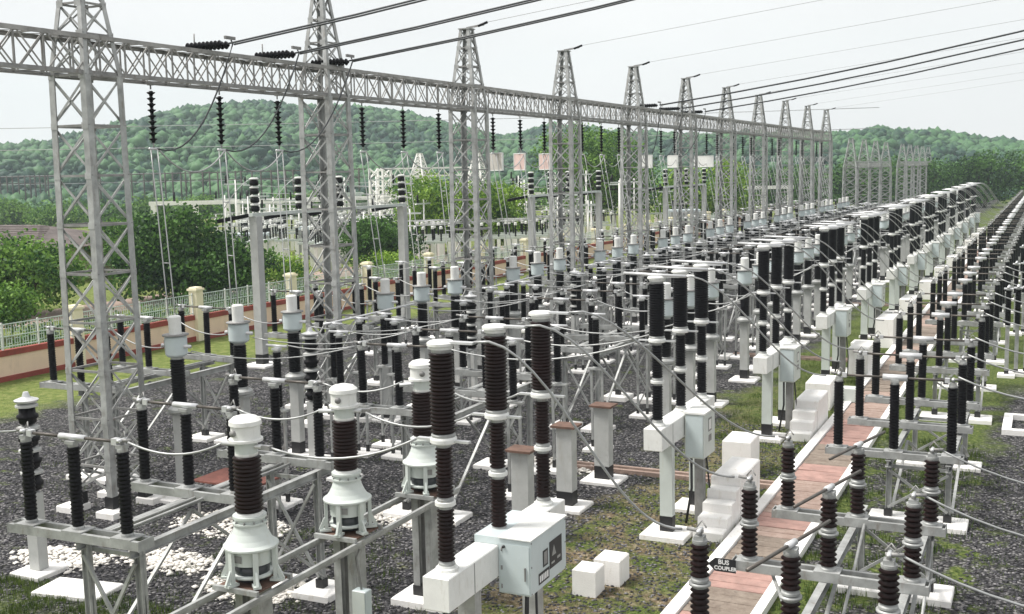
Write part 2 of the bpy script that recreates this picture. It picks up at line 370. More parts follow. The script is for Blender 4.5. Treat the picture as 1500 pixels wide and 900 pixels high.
# ------------------------------------------------------------------ disconnectors: closed (three posts, horizontal blades) and open
def make_disconnector(name,dx,hz,r,n,rot=0.,beam=2.7,stack=False,label='x',k='porcb',hub=.075):
    t=thing(name,label,'disconnector')
    b=MB()
    for sy in (-.13,.13): b.box(-beam/2,beam/2,sy-.035,sy+.035,-.16,-.02,'galv')
    for x in (-dx,0,dx): b.box(x-.2,x+.2,-.165,.165,-.02,0.,'galv')
    b.box(-beam/2-.012,-beam/2,-.17,.17,-.17,-.01,'galv'); b.box(beam/2,beam/2+.012,-.17,.17,-.17,-.01,'galv')
    ob('base_channel',b,t)
    rd=MB(); rd.tube([(-dx,.05,-.2),(dx,.05,-.2)],.018,'galv',6); ob('operating_rod',rd,t)
    if stack:
        me=MB(); h=hz/2
        me=insulator(0,h-.02,r,n,k,16,core=.74); me2=insulator(h+.02,hz,r,n,k,16,core=.74)
        me.lathe([(r*1.15,h-.035),(r*1.15,h+.0)],'galv',seg=16)
        o=len(me.v)
        mm=me.m(k); 
        for f,mi,sm in zip(me2.f,me2.mi,me2.sm): me.f.append(tuple(q+o for q in f)); me.mi.append(me.m(me2.mats[mi])); me.sm.append(sm)
        me.v+=me2.v; ins=me.mesh('insulator')
    else: ins=insulator(0,hz,r,n,k,14).mesh('insulator')
    for x in (-dx,0,dx): ob('insulator',ins,t,(x,0,0))
    c,s=math.cos(rot),math.sin(rot)
    hb=MB(); L=.26 if not stack else .12
    hb.tube([(-L*c,-L*s,hz+.1),(L*c,L*s,hz+.1)],hub if not stack else .05,'alu',10); hb.box(-.09,.09,-.09,.09,hz,hz+.05,'galv')
    ob('blade_hub',hb,t)
    for sg in (-1,1):
        bl=MB(); e=dx-.12 if not stack else dx*.98
        bl.tube([(sg*L*c,sg*L*s,hz+.1),(sg*e*c,sg*e*s,hz+.1)],.026,'blade',8)
        if not stack: bl.box(sg*e*c-.05,sg*e*c+.05,-.05,.05,hz+.05,hz+.15,'alu')
        ob('blade',bl,t)
        tm=MB(); tm.box(sg*dx-.07,sg*dx+.07,-.07,.07,hz,hz+.06,'galv'); tm.tube([(sg*dx,-.09,hz+.13),(sg*dx,.09,hz+.13)],.03,'alu',8)
        tm.tube([(sg*dx,0,hz+.05),(sg*dx,0,hz+.15)],.035,'galvd',8); tm.tube([(sg*dx-sg*.05,0,hz+.12),(sg*(dx+.18),0,hz+.14)],.028,'galvd',8)
        tm.tube([(sg*dx-.06,.05,hz+.15),(sg*dx+.02,.04,hz+.26),(sg*dx+.1,-.03,hz+.19)],.012,'galvd',5)
        ob('terminal',tm,t)
    return t
# support frame on legs with black-painted feet and white footings
LPOLY=[(0,0),(.11,0),(.11,.014),(.014,.014),(.014,.11),(0,.11)]
def make_frame(name,label,xs,ys,H,yb,brace=True,foot=True,leg='galv',rail=None):
    t=thing(name,label,'support frame')
    for x in xs:
        for y in ys:
            l=MB(); l.box(x-.06,x+.06,y-.01,y+.01,.30,H,leg); l.box(x-.06,x-.048,y-.06,y+.06,.30,H,leg); l.box(x+.048,x+.06,y-.06,y+.06,.30,H,leg)
            l.box(x-.085,x+.085,y-.085,y+.085,.02,.30,'black'); ob('leg',l,t)
            if foot:
                f=MB(); f.box(x-.42,x+.42,y-.42,y+.42,-.05,.13,'lime',.02); ob('footing',f,t)
    for x in xs:
        b=MB(); b.box(x-.06,x+.06,yb[0],yb[1],H,H+.012,'galv'); b.box(x-.06,x+.06,yb[0],yb[1],H-.14,H-.128,'galv'); b.box(x-.006,x+.006,yb[0],yb[1],H-.128,H,'galv'); ob('beam',b,t)
    if brace:
        for x in xs:
            for (ya,yc) in ((ys[0],ys[1]),(ys[1],ys[0])):
                b=MB(); b.bar((x+.09,ya,.35),(x+.09,(ya+yc)/2,H-.2),.06,.045,'galv'); ob('brace',b,t)
        for y in ys:
            for i,(xa,xc) in enumerate(((xs[0],xs[1]),(xs[1],xs[0]))):
                b=MB(); b.bar((xa,y-.10+.03*i,.35),(xc,y-.10+.03*i,H-.25),.05,.05,'galv'); ob('brace',b,t)
    for y in ys:
        b=MB(); b.bar((xs[0],y+.1,H-.2),(xs[1],y+.1,H-.2),.05,.07,'galv'); ob('beam',b,t)
    if rail:
        for dx in (.25,.42): 
            b=MB(); b.tube([(xs[0]+dx,yb[0]+.1,H+.06),(xs[0]+dx,yb[1]-.1,H+.06)],.022,'galv',6); ob('rail',b,t)
    return t
NB=15
def place(proto,first,k,loc,label,far,group,name=None,rz=0,cut=9):
    if 'bay' in label or 'group' in label or 'th ' in label or 'breaker' in label: far=label
    """first use moves the prototype itself, near copies keep their parts, far ones are one mesh"""
    tl=(rng.uniform(-.009,.009),rng.uniform(-.009,.009),rz+rng.uniform(-.022,.022))
    if first[0]:
        first[0]=False; proto.location=loc; proto.rotation_euler=(0,0,rz); proto['label']=label; proto['group']=group; proto.rotation_euler=tl; return proto
    o=dup(proto,loc,rz,label,group) if k<cut else flat(proto,name or proto.name.split('.')[0],loc,far,group,rz=rz)
    o.rotation_euler=tl; return o

P_=9.6
disc=make_disconnector('disconnector',1.0,1.36,.102,20,label='x',hub=.05)
frA=make_frame('support_frame','x',(-.0-.05,1.05),(0.1,4.75),2.42,(-.1,5.3),rail=True)
fd=[True]; ff=[True]
for k in range(NB):
    w=ORD[k]
    for r_,(X0,Y0,desc) in enumerate(((-13.5,12.2,'in front of the lattice gantry'),(-23.2,21.4,'behind the lattice gantry, near the fence'))):
        if r_==1 and k>=12: continue
        for p in range(3):
            if r_==1 and k==0 and False: pass
            y=Y0+P_*k+p*2.5
            place(disc,fd,k,(X0,y,2.60),f'closed three-post isolator {desc}, {PH[p]} phase of the {w} bay',f'tiny far three-post isolator {desc}, hardly told apart','three-post isolators west of the breakers',cut=8)
        place(frA,ff,k,(X0+.1 if r_==0 else X0,Y0+P_*k-.0,0),f'galvanised frame carrying three isolators {desc}, {w} bay',f'tiny far steel frame {desc} under isolators','steel frames under the west isolators',cut=8)

# ------------------------------------------------------------------ current transformers, bay 0 : pot head type on steel columns
def make_ct():
    t=thing('current_transformer','x','current transformer')
    tank=MB()
    tank.lathe([(.30,.28),(.30,.52),(.29,.53)],'pale',seg=20); tank.lathe([(.31,.09),(.31,.13)],'pale',seg=20)
    ob('tank',tank,t)
    sk=MB(); sk.lathe([(.37,.50),(.40,.52),(.40,.545),(.345,.58),(.30,.64),(.255,.73),(.225,.82),(.215,.86)],'pale',seg=24); sk.lathe([(.25,.86),(.25,.885),(.21,.89),(.21,.94),(.245,.945),(.245,.98)],'pale',seg=24); ob('skirt',sk,t)
    for i in range(6):
        a=i*PI/3+.3; c,s=math.cos(a),math.sin(a)
        l=MB(); l.bar((.36*c,.36*s,.02),(.36*c,.36*s,.51),.075,.055,'pale',up=(c,s,0)); l.bar((.28*c,.28*s,.02),(.47*c,.47*s,.02),.11,.035,'pale'); l.bar((.46*c,.46*s,.03),(.37*c,.37*s,.22),.035,.06,'pale',up=(c,s,0)); ob('leg',l,t)
    lw=MB(); lw.lathe([(.25,.04),(.26,.28)],'glass',seg=14); ob('dark_drum',lw,t)  # dark drum filling the openings between the legs
    ob('insulator',insulator(.98,1.90,.208,14,'porc',24,'white',.87),t)
    hd=MB(); hd.lathe([(.165,1.90),(.165,2.06),(.18,2.07)],'pale',seg=24); hd.lathe([(.245,2.07),(.245,2.105),(.21,2.11),(.21,2.30),(.235,2.31),(.23,2.37),(.17,2.42),(.05,2.45)],'white',seg=24)
    hd.tube([(-.05,-.21,2.21),(-.05,-.235,2.21)],.05,'galvd',12); ob('head',hd,t)
    bo=MB()
    for i in range(10):
        a=i*PI/5; bo.lathe([(.014,.885),(.014,.915)],'galvd',(.232*math.cos(a),.232*math.sin(a)),6)
    ob('flange_bolts',bo,t,kind='stuff')
    bo=MB(); bo.box(-.06,.06,-.312,-.302,.34,.44,'galvd'); ob('nameplate',bo,t)
    tm=MB(); tm.tube([(-.42,0,2.0),(.42,0,2.0)],.035,'alu',8); tm.box(.30,.44,-.05,.05,1.97,2.03,'galvd'); ob('terminal',tm,t)
    return t
ct=make_ct(); CTX=-10.3
CTY=(12.42,14.9,17.42)
for i,y in enumerate(CTY):
    if i==0: ct.location=(CTX,y,2.17); o=ct; o['label']='pale green current transformer with white drum head, nearest of three on the steel rails'
    else: o=dup(ct,(CTX,y,2.17),.4*i,['','pale green current transformer standing midway along the steel rails','pale green current transformer at the far end of the rails beside the nearest breaker'][i])
    o['group']='pale green current transformers on steel columns'
    c=thing('steel_column',['square steel column under the nearest pale green transformer','square steel column under the middle pale green transformer','double channel column with black foot under the third pale green transformer'][i],'column',(CTX,y,0),0,'columns under the pale green transformers')
    m_=MB(); 
    for s in (-1,1): m_.box(s*.17-.04,s*.17+.04,-.16,.16,.34,2.12,'galv'); m_.box(s*.17-.10*(s>0)-.0,s*.17+.10*(s<0),-.165,-.15,.34,2.12,'galv')
    m_.box(-.10,.10,-.02,.02,.34,2.12,'galvd')
    ob('shaft',m_,c); m_=MB(); m_.box(-.22,.22,-.18,.18,.1,.34,'black'); ob('painted_foot',m_,c)
    m_=MB(); m_.box(-.55,.55,-.45,.45,-.05,.15,'lime',.03); ob('footing',m_,c)
    m_=MB(); m_.box(-.36,.36,-.34,.34,2.12,2.15,'rust'); m_.box(-.40,.40,-.42,-.36,2.10,2.17,'galv'); m_.box(-.40,.40,.36,.42,2.10,2.17,'galv'); ob('cap_plate',m_,c)
for s,x in (('left',CTX-.33),('right',CTX+.40)):
    m_=MB(); m_.box(x-.03,x+.03,10.5,18.0,2.035,2.095,'galv'); m_.box(x-.03,x-.022,10.5,18.0,1.97,2.035,'galv'); tag(ob('steel_rail',m_),f'long galvanised rail joining the three transformer columns on their {s} side','rail',group='rails of the transformer columns')
m_=thing('junction_box','small pale blue junction box low on the middle transformer column','junction box',(CTX+.38,CTY[1]-.25,1.05))
q=MB(); q.box(-.13,.13,-.09,.09,-.22,.22,'blue',.01); ob('body',q,m_); q=MB(); q.box(-.12,.12,-.105,-.095,-.21,.21,'pale'); ob('door',q,m_); q=MB(); q.tube([(0,0,.22),(-.15,.1,.7),(-.1,.12,.85)],.02,'galvd',6); ob('conduit',q,m_)

# concrete posts: empty ones with rusty caps in bay two, box-headed transformers on posts beyond
def make_post(hgt,w,cap):
    t=thing('concrete_post','x','concrete post')
    m_=MB(); m_.box(-w,w,-w*.8,w*.8,.42,hgt,'conc',.015); ob('shaft',m_,t)
    m_=MB(); m_.box(-w-.004,w+.004,-w*.8-.004,w*.8+.004,.05,.42,'black'); ob('painted_foot',m_,t)
    m_=MB(); m_.box(-.5,.5,-.45,.45,-.05,.10,'lime',.03); ob('footing',m_,t)
    m_=MB()
    if cap=='rust': m_.box(-w-.10,w+.10,-w-.06,w+.06,hgt,hgt+.05,'rust')
    else: m_.box(-w-.10,w+.10,-w-.06,w+.06,hgt,hgt+.05,'galv')
    ob('cap_plate',m_,t); return t
postR=make_post(1.98,.20,'rust'); postG=make_post(2.2,.15,'galv')
PY=(21.35,23.8,26.25)
for i,y in enumerate(PY):
    lab=['empty grey concrete post with rusty cap behind the nearest breaker cabinet','empty grey concrete post with rusty cap, second of three in a row','empty grey concrete post with rusty cap, farthest of three, beside a white footing'][i]
    if i==0: postR.location=(-10.15,y,0); postR['label']=lab; postR['group']='empty concrete posts'
    else: dup(postR,(-10.15,y,0),0,lab,'empty concrete posts')
def make_boxct():
    t=thing('box_head_transformer','x','current transformer')
    m_=MB(); m_.lathe([(.26,0),(.30,.03),(.30,.10),(.22,.16)],'galv',seg=14); ob('base',m_,t)
    ob('insulator',insulator(.16,1.38,.185,17,'porcb',16,'galv',.86),t)
    m_=MB(); m_.lathe([(.16,1.38),(.24,1.42),(.27,1.46),(.27,1.88),(.24,1.92)],'blue',seg=18); m_.lathe([(.32,1.92),(.32,1.955)],'galvd',seg=16); m_.box(-.31,-.26,-.08,.08,1.6,1.8,'galvd'); ob('head',m_,t)
    m_=MB(); m_.lathe([(.15,1.955),(.155,2.38),(.12,2.41)],'white',seg=16); ob('bellows_cover',m_,t)
    m_=MB(); m_.tube([(-.45,0,1.66),(.45,0,1.66)],.045,'alu',8); ob('terminal',m_,t)
    return t
bct=make_boxct(); fb=[True]; fp=[True]
for k in range(NB):
    w=ORD[k]
    for p in range(3):
        y=20.8+2.35*p+P_*k
        if k<11:
            place(postG,fp,k,(-19.25,y,0),f'grey concrete post under the {PH[p]} box-head transformer, {w} gantry bay','tiny far concrete post under a gantry transformer','concrete posts along the gantry',cut=7)
            place(bct,fb,k,(-19.25,y,2.25),f'grey box-head transformer on a post, {PH[p]} one under the {w} gantry bay','tiny far box-head transformer on a post under the gantry','box-head transformers under the gantry',cut=7)
        if k>=2:
            y=12.2+P_*k+2.5*p
            place(postG,fp,k,(-10.15,y,0),f'grey concrete post beside the {w} breaker, {PH[p]} of three','tiny far concrete post west of the breakers','concrete posts west of the breakers',cut=7)
            place(bct,fb,k,(-10.15,y,2.25),f'white-headed transformer on a post west of the {w} breaker, {PH[p]} phase','tiny far transformer on a post west of the breakers','post transformers west of the breakers',cut=7)

# ------------------------------------------------------------------ circuit breakers
def make_breaker(style):
    t=thing('circuit_breaker','x','circuit breaker')
    b=MB(); b.box(-.20,.20,-1.95,2.05,2.10,2.58,'white',.015)
    for y in (-1.2,-.4,.5,1.4): b.box(-.204,-.2,y-.01,y+.01,2.12,2.56,'galvd'); b.box(.2,.204,y-.01,y+.01,2.12,2.56,'galvd'); 
    for y in (-1.5,.1,1.2): b.lathe([(.02,2.58),(.02,2.6)],'galvd',(.1,y),6)
    ob('mechanism_housing',b,t)
    for y in (-1.0,1.15):
        l=MB(); l.box(-.14,.14,y-.10,y+.10,.45,2.10,'pale' if style else 'galv',.01); ob('leg',l,t)
        l=MB(); l.box(-.146,.146,y-.106,y+.106,.08,.45,'black'); ob('painted_foot',l,t)
        l=MB(); l.box(-.5,.5,y-.45,y+.45,-.05,.12,'lime',.03); ob('footing',l,t)
    if style==0:
        cb=MB(); cb.box(.206,.72,-.45,.85,1.86,2.70,'blue',.02); cb.box(-.19,.206,-.445,.845,2.585,2.695,'blue')
        cab=ob('cabinet',cb,t)
        d=MB(); d.box(.24,.70,-.462,-.452,1.90,2.62,'blue'); dr=ob('door',d,cab); 
        for z in (1.98,2.26,2.54): hg=MB(); hg.tube([(.262,-.468,z-.03),(.262,-.468,z+.03)],.012,'galvd',6); ob('hinge',hg,cab)
        hg=MB(); hg.box(.206,.735,-.475,.88,2.70,2.715,'white'); ob('rain_lid',hg,cab)
        d=MB(); d.tube([(.30,-.464,2.58),(.30,-.49,2.58)],.022,'black',10); d.box(.63,.65,-.485,-.463,2.1,2.3,'galvd'); ob('door_latch',d,cab)
        hg=MB()
        for y_ in (-.42,.82):
            for z in (1.9,2.3,2.66): hg.box(.72,.728,y_-.01,y_+.01,z-.01,z+.01,'galvd')
        hg.box(.205,.72,.20,.206,1.852,1.858,'galvd'); ob('rivet_row',hg,cab)
        d=MB(); d.box(.722,.726,-.02,.16,2.17,2.42,'label'); d.box(.722,.726,.22,.68,2.06,2.48,'label'); d.box(.722,.726,-.18,.20,1.95,2.12,'label'); 
        d.add([(.7275,.30,2.24),(.7275,.46,2.24),(.7275,.38,2.40)],[(0,1,2)],'galv'); d.box(.726,.7275,.50,.62,2.14,2.18,'galv'); d.box(.726,.7275,.28,.40,2.12,2.15,'galv')
        for i,(y0,y1) in enumerate(((-.15,-.11),(-.09,-.04),(-.02,.02),(.04,.09),(.11,.16))): d.box(.726,.7275,y0,y1,1.98,2.08,'print')
        d.box(.726,.7275,.01,.13,2.2,2.39,'galvd'); ob('nameplate',d,cab)
        d=MB(); d.tube([(.4,.1,1.86),(.38,.1,1.2),(.3,.12,.1)],.035,'black',8); d.tube([(.5,.2,1.86),(.5,.22,1.0),(.42,.2,.1)],.02,'black',6); ob('cable',d,t)
    else:
        cb=MB(); cb.box(.22,.66,-.42,.42,1.62,2.62,'pale',.02); cb.box(.19,.69,-.45,.45,2.62,2.66,'white'); cab=ob('cabinet',cb,t)
        d=MB(); d.box(.25,.63,-.434,-.424,1.66,2.58,'blue'); ob('door',d,cab)
        d=MB(); d.box(.662,.666,-.10,.16,2.18,2.48,'galvd'); d.box(.666,.668,-.06,.12,2.22,2.44,'white'); d.box(.662,.666,-.08,.14,1.95,2.10,'galvd'); ob('nameplate',d,cab)
        d=MB(); d.box(.34,.54,-.10,.10,.12,1.62,'galvd',.01); ob('cable_duct',d,t)
        d=MB(); d.tube([(.3,-.2,1.62),(.32,-.25,.9),(.2,-.3,.1)],.03,'black',7); d.tube([(.55,.1,1.62),(.62,.15,.8),(.6,.2,.1)],.02,'black',7); ob('cable',d,t)
    s1=insulator(2.66,3.50,.122,13,'porc' if style==0 else 'porcb',20,'galv',.80).mesh('support_insulator')
    s2=insulator(3.56,4.36,.122,13,'porc' if style==0 else 'porcb',20,'galv',.80).mesh('support_insulator')
    it=insulator(4.46,5.66,.175,21,'porc' if style==0 else 'porcb',24,'galv',.86).mesh('interrupter')
    F1=MB(); F1.lathe([(.16,2.58),(.16,2.62),(.125,2.63),(.125,2.66)],'white',seg=16); F1=F1.mesh('base_flange')
    F2=MB(); F2.lathe([(.14,3.50),(.145,3.505),(.145,3.555),(.14,3.56)],'white',seg=16); F2=F2.mesh('joint_flange')
    F3=MB(); F3.lathe([(.14,4.36),(.175,4.37),(.185,4.385),(.185,4.43),(.17,4.46)],'white',seg=20); F3.box(-.40,.40,-.04,.04,4.39,4.42,'alu'); F3=F3.mesh('terminal_flange')
    tp=MB(); tp.lathe([(.16,5.66),(.16,5.70),(.195,5.71),(.195,5.745),(.16,5.77),(.04,5.775)],'white',seg=20); tp.box(.05,.50,-.06,.06,5.74,5.77,'alu'); tp=tp.mesh('top_cap')
    sc=MB(); 
    for i in range(14): 
        z=4.6+i*.075; sc.box(.205,.222,-.008,.008,z,z+.03,'shed_glint'); sc.box(-.222,-.205,-.008,.008,z,z+.03,'shed_glint')  # light ticks paint sky glints on shed tips; never made into an object
    for y in (-1.62,0.,1.64):
        ob('support_insulator',s1,t,(0,y,0)); ob('support_insulator',s2,t,(0,y,0)); ob('interrupter',it,t,(0,y,0)); ob('base_flange',F1,t,(0,y,0)); ob('joint_flange',F2,t,(0,y,0)); ob('terminal_flange',F3,t,(0,y,0)); ob('top_cap',tp,t,(0,y,0))
    return t
BX=-7.3
BY=[14.5]+[23.72+9.55*i for i in range(NB+3)]
b0=make_breaker(0); b0.location=(BX,BY[0],0); b0['label']='nearest circuit breaker, three brown ribbed poles on a long white housing with labelled cabinet'; b0['group']='circuit breakers in a row'
b1=make_breaker(1); fB=[True]
for k in range(1,13):
    w=ORD[k]
    place(b1,fB,k,(BX,BY[k],0),f'{w} circuit breaker from the front, three dark poles above a white housing','tiny far circuit breaker in the long row beside the path','circuit breakers in a row',cut=9)

# ------------------------------------------------------------------ bus disconnectors right of the path
dOpen=make_disconnector('open_disconnector',1.25,1.22,.135,6,rot=math.radians(76),beam=3.0,stack=True,label='x',k='porc')
dR=make_disconnector('disconnector',1.2,1.55,.113,22,beam=2.9,label='x')
RX=-2.95
YO=(14.5,17.35,20.3)
for i,y in enumerate(YO):
    lab=f'open isolator with swung-out dark blade and short brown stacked posts, {PH[i]} of three'
    if i==0: dOpen.location=(RX,y,1.68); dOpen['label']=lab; dOpen['group']='open isolators beside the cable trench'
    else: dup(dOpen,(RX,y,1.68),0,lab,'open isolators beside the cable trench')
frO=make_frame('support_frame','galvanised frame with black feet under the three open isolators',(-.0,1.22),(0.,6.6),1.50,(-.6,7.0))
frO.location=(RX-.05,14.6,0)
frR=make_frame('support_frame','x',(-.0,1.25),(0.,5.4),1.45,(-.3,6.3)); fR=[True]; fF=[True]
RYS=[]
for k in range(1,17):
    Y0=14.4+11.2*k-.1
    w=ORD[k]
    for p,dy in enumerate((0,3.1,6.0)):
        RYS.append(Y0+dy)
        place(dR,fR,k,(RX,Y0+dy,1.66),f'tall three-post isolator right of the trench, {PH[p]} phase of the {w} group','tiny far three-post isolator right of the trench','isolators right of the cable trench',cut=8)
    place(frR,fF,k,(RX-.1,Y0+.1,0),f'galvanised frame with white footings under the {w} isolator group right of the trench','tiny far frame under isolators right of the trench','frames right of the cable trench',cut=8)
for i,(a_,b_) in enumerate((((RX+.15,20.2,1.6),(RX+.2,16.0,.2)),((RX+1.3,20.4,1.5),(RX+1.3,17.6,.15)),((RX-.9,17.4,1.5),(RX+.5,15.0,.1)))):
    m_=MB(); m_.tube([a_,b_],.028,'galv',7); tag(ob('brace_rod',m_),['slanting round brace rod in the middle of the open isolator frame','slanting brace rod on the right side of the open isolator frame','slanting brace rod crossing the front open isolator frame'][i],'brace',group='brace rods of the open isolators')
# bus post insulators in line at the far right
pi=thing('post_insulator','x','post insulator'); ob('insulator',insulator(1.9,3.3,.11,17,'porcb',14),pi)
m_=MB(); m_.box(-.07,.07,-.07,.07,.25,1.9,'galv'); ob('leg',m_,pi); m_=MB(); m_.box(-.3,.3,-.3,.3,-.05,.12,'lime',.02); ob('footing',m_,pi); m_=MB(); m_.box(-.08,.08,-.08,.08,.12,.25,'black'); ob('painted_foot',m_,pi)
m_=MB(); m_.box(-.16,.16,-.16,.16,3.3,3.34,'alu'); m_.tube([(0,-.35,3.39),(0,.35,3.39)],.05,'alu',8); ob('bus_clamp',m_,pi); fpi=[True]
for k in range(16):
    for p,dx in enumerate((0,.35,.7)):
        y=45+11.2*k
        place(pi,fpi,k,(-1.25+dx*.9,y+dx*1.2,0),f'dark post insulator at the right edge, {ORD[k]} cluster, {PH[p]} one','tiny far dark post insulator at the right edge','post insulators along the right edge',cut=6)

# ------------------------------------------------------------------ lattice gantry
def L_leg(a,b,sx,sy,w=.17,th=.022,k='galv'):
    poly=[(0,0),(-sx*w,0),(-sx*w,-sy*th),(-sx*th,-sy*th),(-sx*th,-sy*w),(0,-sy*w)]
    if sx*sy<0: poly=poly[::-1]
    m=MB(); m.prism(poly,a,b,k); return m
def make_tower(name,zt,zb,ztop,wb,wt,wp,np_,npk,label,k='galv',legw=.175,bw=.055,feet=True,arm=True):
    t=thing(name,label,'gantry tower')
    H=lambda z: (wb+(wt-wb)*z/zt)/2 if z<=zt else (wt+(wp-wt)*(z-zt)/(ztop-zt))/2
    for sx in (-1,1):
        for sy in (-1,1):
            a=(sx*H(0),sy*H(0),0); b=(sx*H(zt),sy*H(zt),zt); c=(sx*H(ztop),sy*H(ztop),ztop)
            ob('leg',L_leg(a,b,sx,sy,legw,k=k),t); ob('peak_leg',L_leg(b,c,sx,sy,legw*.7,.018,k),t)
            if feet:
                f=MB(); f.box(a[0]-.28,a[0]+.28,a[1]-.28,a[1]+.28,-.05,.16,'lime',.02); ob('footing',f,t)
                f=MB(); f.box(a[0]-sx*.24 if sx>0 else a[0]-.012,a[0]+.012 if sx>0 else a[0]+.24,a[1]-.24 if sy>0 else a[1]-.012,a[1]+.012 if sy>0 else a[1]+.24,.16,.45,'black'); ob('painted_foot',f,t)
    zs=[zt*i/np_ for i in range(np_+1)]+[zt+.95]+[zt+.95+(ztop-zt-.95)*i/npk for i in range(1,npk+1)]
    for i in range(len(zs)-1):
        z0,z1=zs[i],zs[i+1]; h0,h1=H(z0),H(z1); s=0 if i else .45/(z1)
        for face in range(4):
            def P(u,z,h,off):   # u=-1..1 along the face
                v=h-off
                return ((u*h,-v,z),(v,u*h,z),(-u*h,v,z),(-v,-u*h,z))[face]
            zz0=z0+.05 if i else .5
            w_=bw if z0<zt else bw*.8
            b=MB(); b.bar(P(-1,zz0,H(zz0)-.03,.012),P(1,z1-.03,h1-.03,.012),w_,.014,k,up=(P(0,0,1,0)[0],P(0,0,1,0)[1],0)); ob('brace',b,t)
            b=MB(); b.bar(P(1,zz0,H(zz0)-.03,.035),P(-1,z1-.03,h1-.03,.035),w_,.014,k,up=(P(0,0,1,0)[0],P(0,0,1,0)[1],0)); ob('brace',b,t)
            b=MB(); b.bar(P(-1,z1,h1,.03),P(1,z1,h1,.03),.05,w_,'galvd' if k=='galv' else k); ob('strut',b,t)
    if feet:
        for z in zs[1:-1:1]:
            for sx in (-1,1):
                for sy in (-1,1):
                    h=H(z); g=MB(); g.box(min(sx*h,sx*(h-.20)),max(sx*h,sx*(h-.20)),min(sy*(h+.003),sy*(h+.012)),max(sy*(h+.003),sy*(h+.012)),z-.08,z+.07,k); ob('gusset_plate',g,t)
    c=MB(); h=H(ztop); c.box(-h-.04,h+.04,-h-.04,h+.04,ztop,ztop+.04,k)
    if arm: c.bar((0,-.0,ztop+.06),(h+.55,0,ztop+.14),.05,.07,'galvd'); c.tube([(h+.3,0,ztop+.1),(h+.7,.0,ztop+.22)],.05,'porcb',6)
    ob('peak_cap',c,t); return t
GX=-20.6; GY0=19.75
tw=make_tower('gantry_tower',10.42,0,13.5,1.30,1.16,.42,9,3,'lattice gantry tower with black feet, nearest and cut by the top of the picture')
def make_span(L,name='gantry_beam',bz=10.42,hh=.92,w=1.05,k='galvm',n=12):
    t=thing(name,'x','gantry beam')
    for sx in (-1,1):
        for z,s in ((bz,1),(bz+hh,-1)):
            b=MB(); x=sx*w/2
            b.box(min(x,x-sx*.09),max(x,x-sx*.09),0.01,L-.01,z if s>0 else z-.014,z+.014 if s>0 else z,k)
            b.box(min(x,x-sx*.014),max(x,x-sx*.014),0.01,L-.01,z+.014 if s>0 else z-.10,z+.10 if s>0 else z-.014,'galvd' if s>0 else k)
            ob('chord',b,t)
    d=L/n
    for i in range(n):
        y0=i*d+.06; y1=(i+1)*d
        for sx in (-1,1):
            x=sx*(w/2-.02)
            b=MB(); b.bar((x,y0,bz+.05),(x,y1,bz+hh-.05),.014,.038,k,up=(0,0,1)); ob('brace',b,t)
            b=MB(); b.bar((x-sx*.02,y1,bz+.05),(x-sx*.02,y0,bz+hh-.05),.014,.038,k); ob('brace',b,t)
            b=MB(); b.bar((x-sx*.03,y1,bz),(x-sx*.03,y1,bz+hh),.035,.035,'galvd'); ob('post',b,t)
        for z in (bz+.02,bz+hh-.035):
            b=MB(); b.bar((-w/2+.03,y0,z),(w/2-.03,y1,z),.035,.014,k); ob('lacing',b,t)
        b=MB(); b.bar((-w/2+.02,y1,bz+hh-.02),(w/2-.02,y1,bz+hh-.02),.04,.04,'galvd'); ob('strut',b,t)
    return t
sp=make_span(P_)
for k in range(11):
    lab=f'{ORD[k]} lattice tower of the long grey gantry from the left' if k else 'nearest lattice gantry tower, widest, cut off by the top edge'
    loc=(GX,GY0+P_*k*1.005,0)
    if k==0: tw.location=loc; tw['label']=lab; tw['group']='towers of the long gantry'
    elif k<7: dup(tw,loc,0,lab,'towers of the long gantry')
    else: flat(tw,'gantry_tower',loc,lab,'towers of the long gantry')
def spl(k): return ['stretch of lattice gantry beam entering at the left edge']+[f'lattice gantry beam between the {ORD[i]} and {ORD[i+1]} towers' for i in range(10)]
for k in range(-1,10):
    loc=(GX,GY0+P_*1.005*k,0); lab=spl(0)[k+1]
    if k==-1: sp.location=loc; sp.scale=(1,1.005,1); sp['label']=lab; sp['group']='beams of the long gantry'
    elif k<6: o=dup(sp,loc,0,lab,'beams of the long gantry')
    else: o=flat(sp,'gantry_beam',loc,lab,'beams of the long gantry'); o.scale=(1,1.005,1)
for k in range(-1,10):
    y0=GY0+P_*1.005*k; m_=MB(); m_.tube([(GX-.3,y0+.2,11.40),(GX-.28,y0+2.5,11.43),(GX-.32,y0+5,11.39),(GX-.3,y0+9.4,11.42)],.05,'galvd',6)
    for q in range(6): m_.box(GX-.36,GX-.24,y0+.7+1.6*q,y0+.8+1.6*q,11.35,11.47,'galvd')
    tag(ob('cable_run',m_),'dark clamped cable run on '+spl(0)[k+1].replace('stretch of lattice gantry beam','the beam stretch').replace('lattice gantry beam','the beam'),'cable',group='cable runs on the gantry beam')
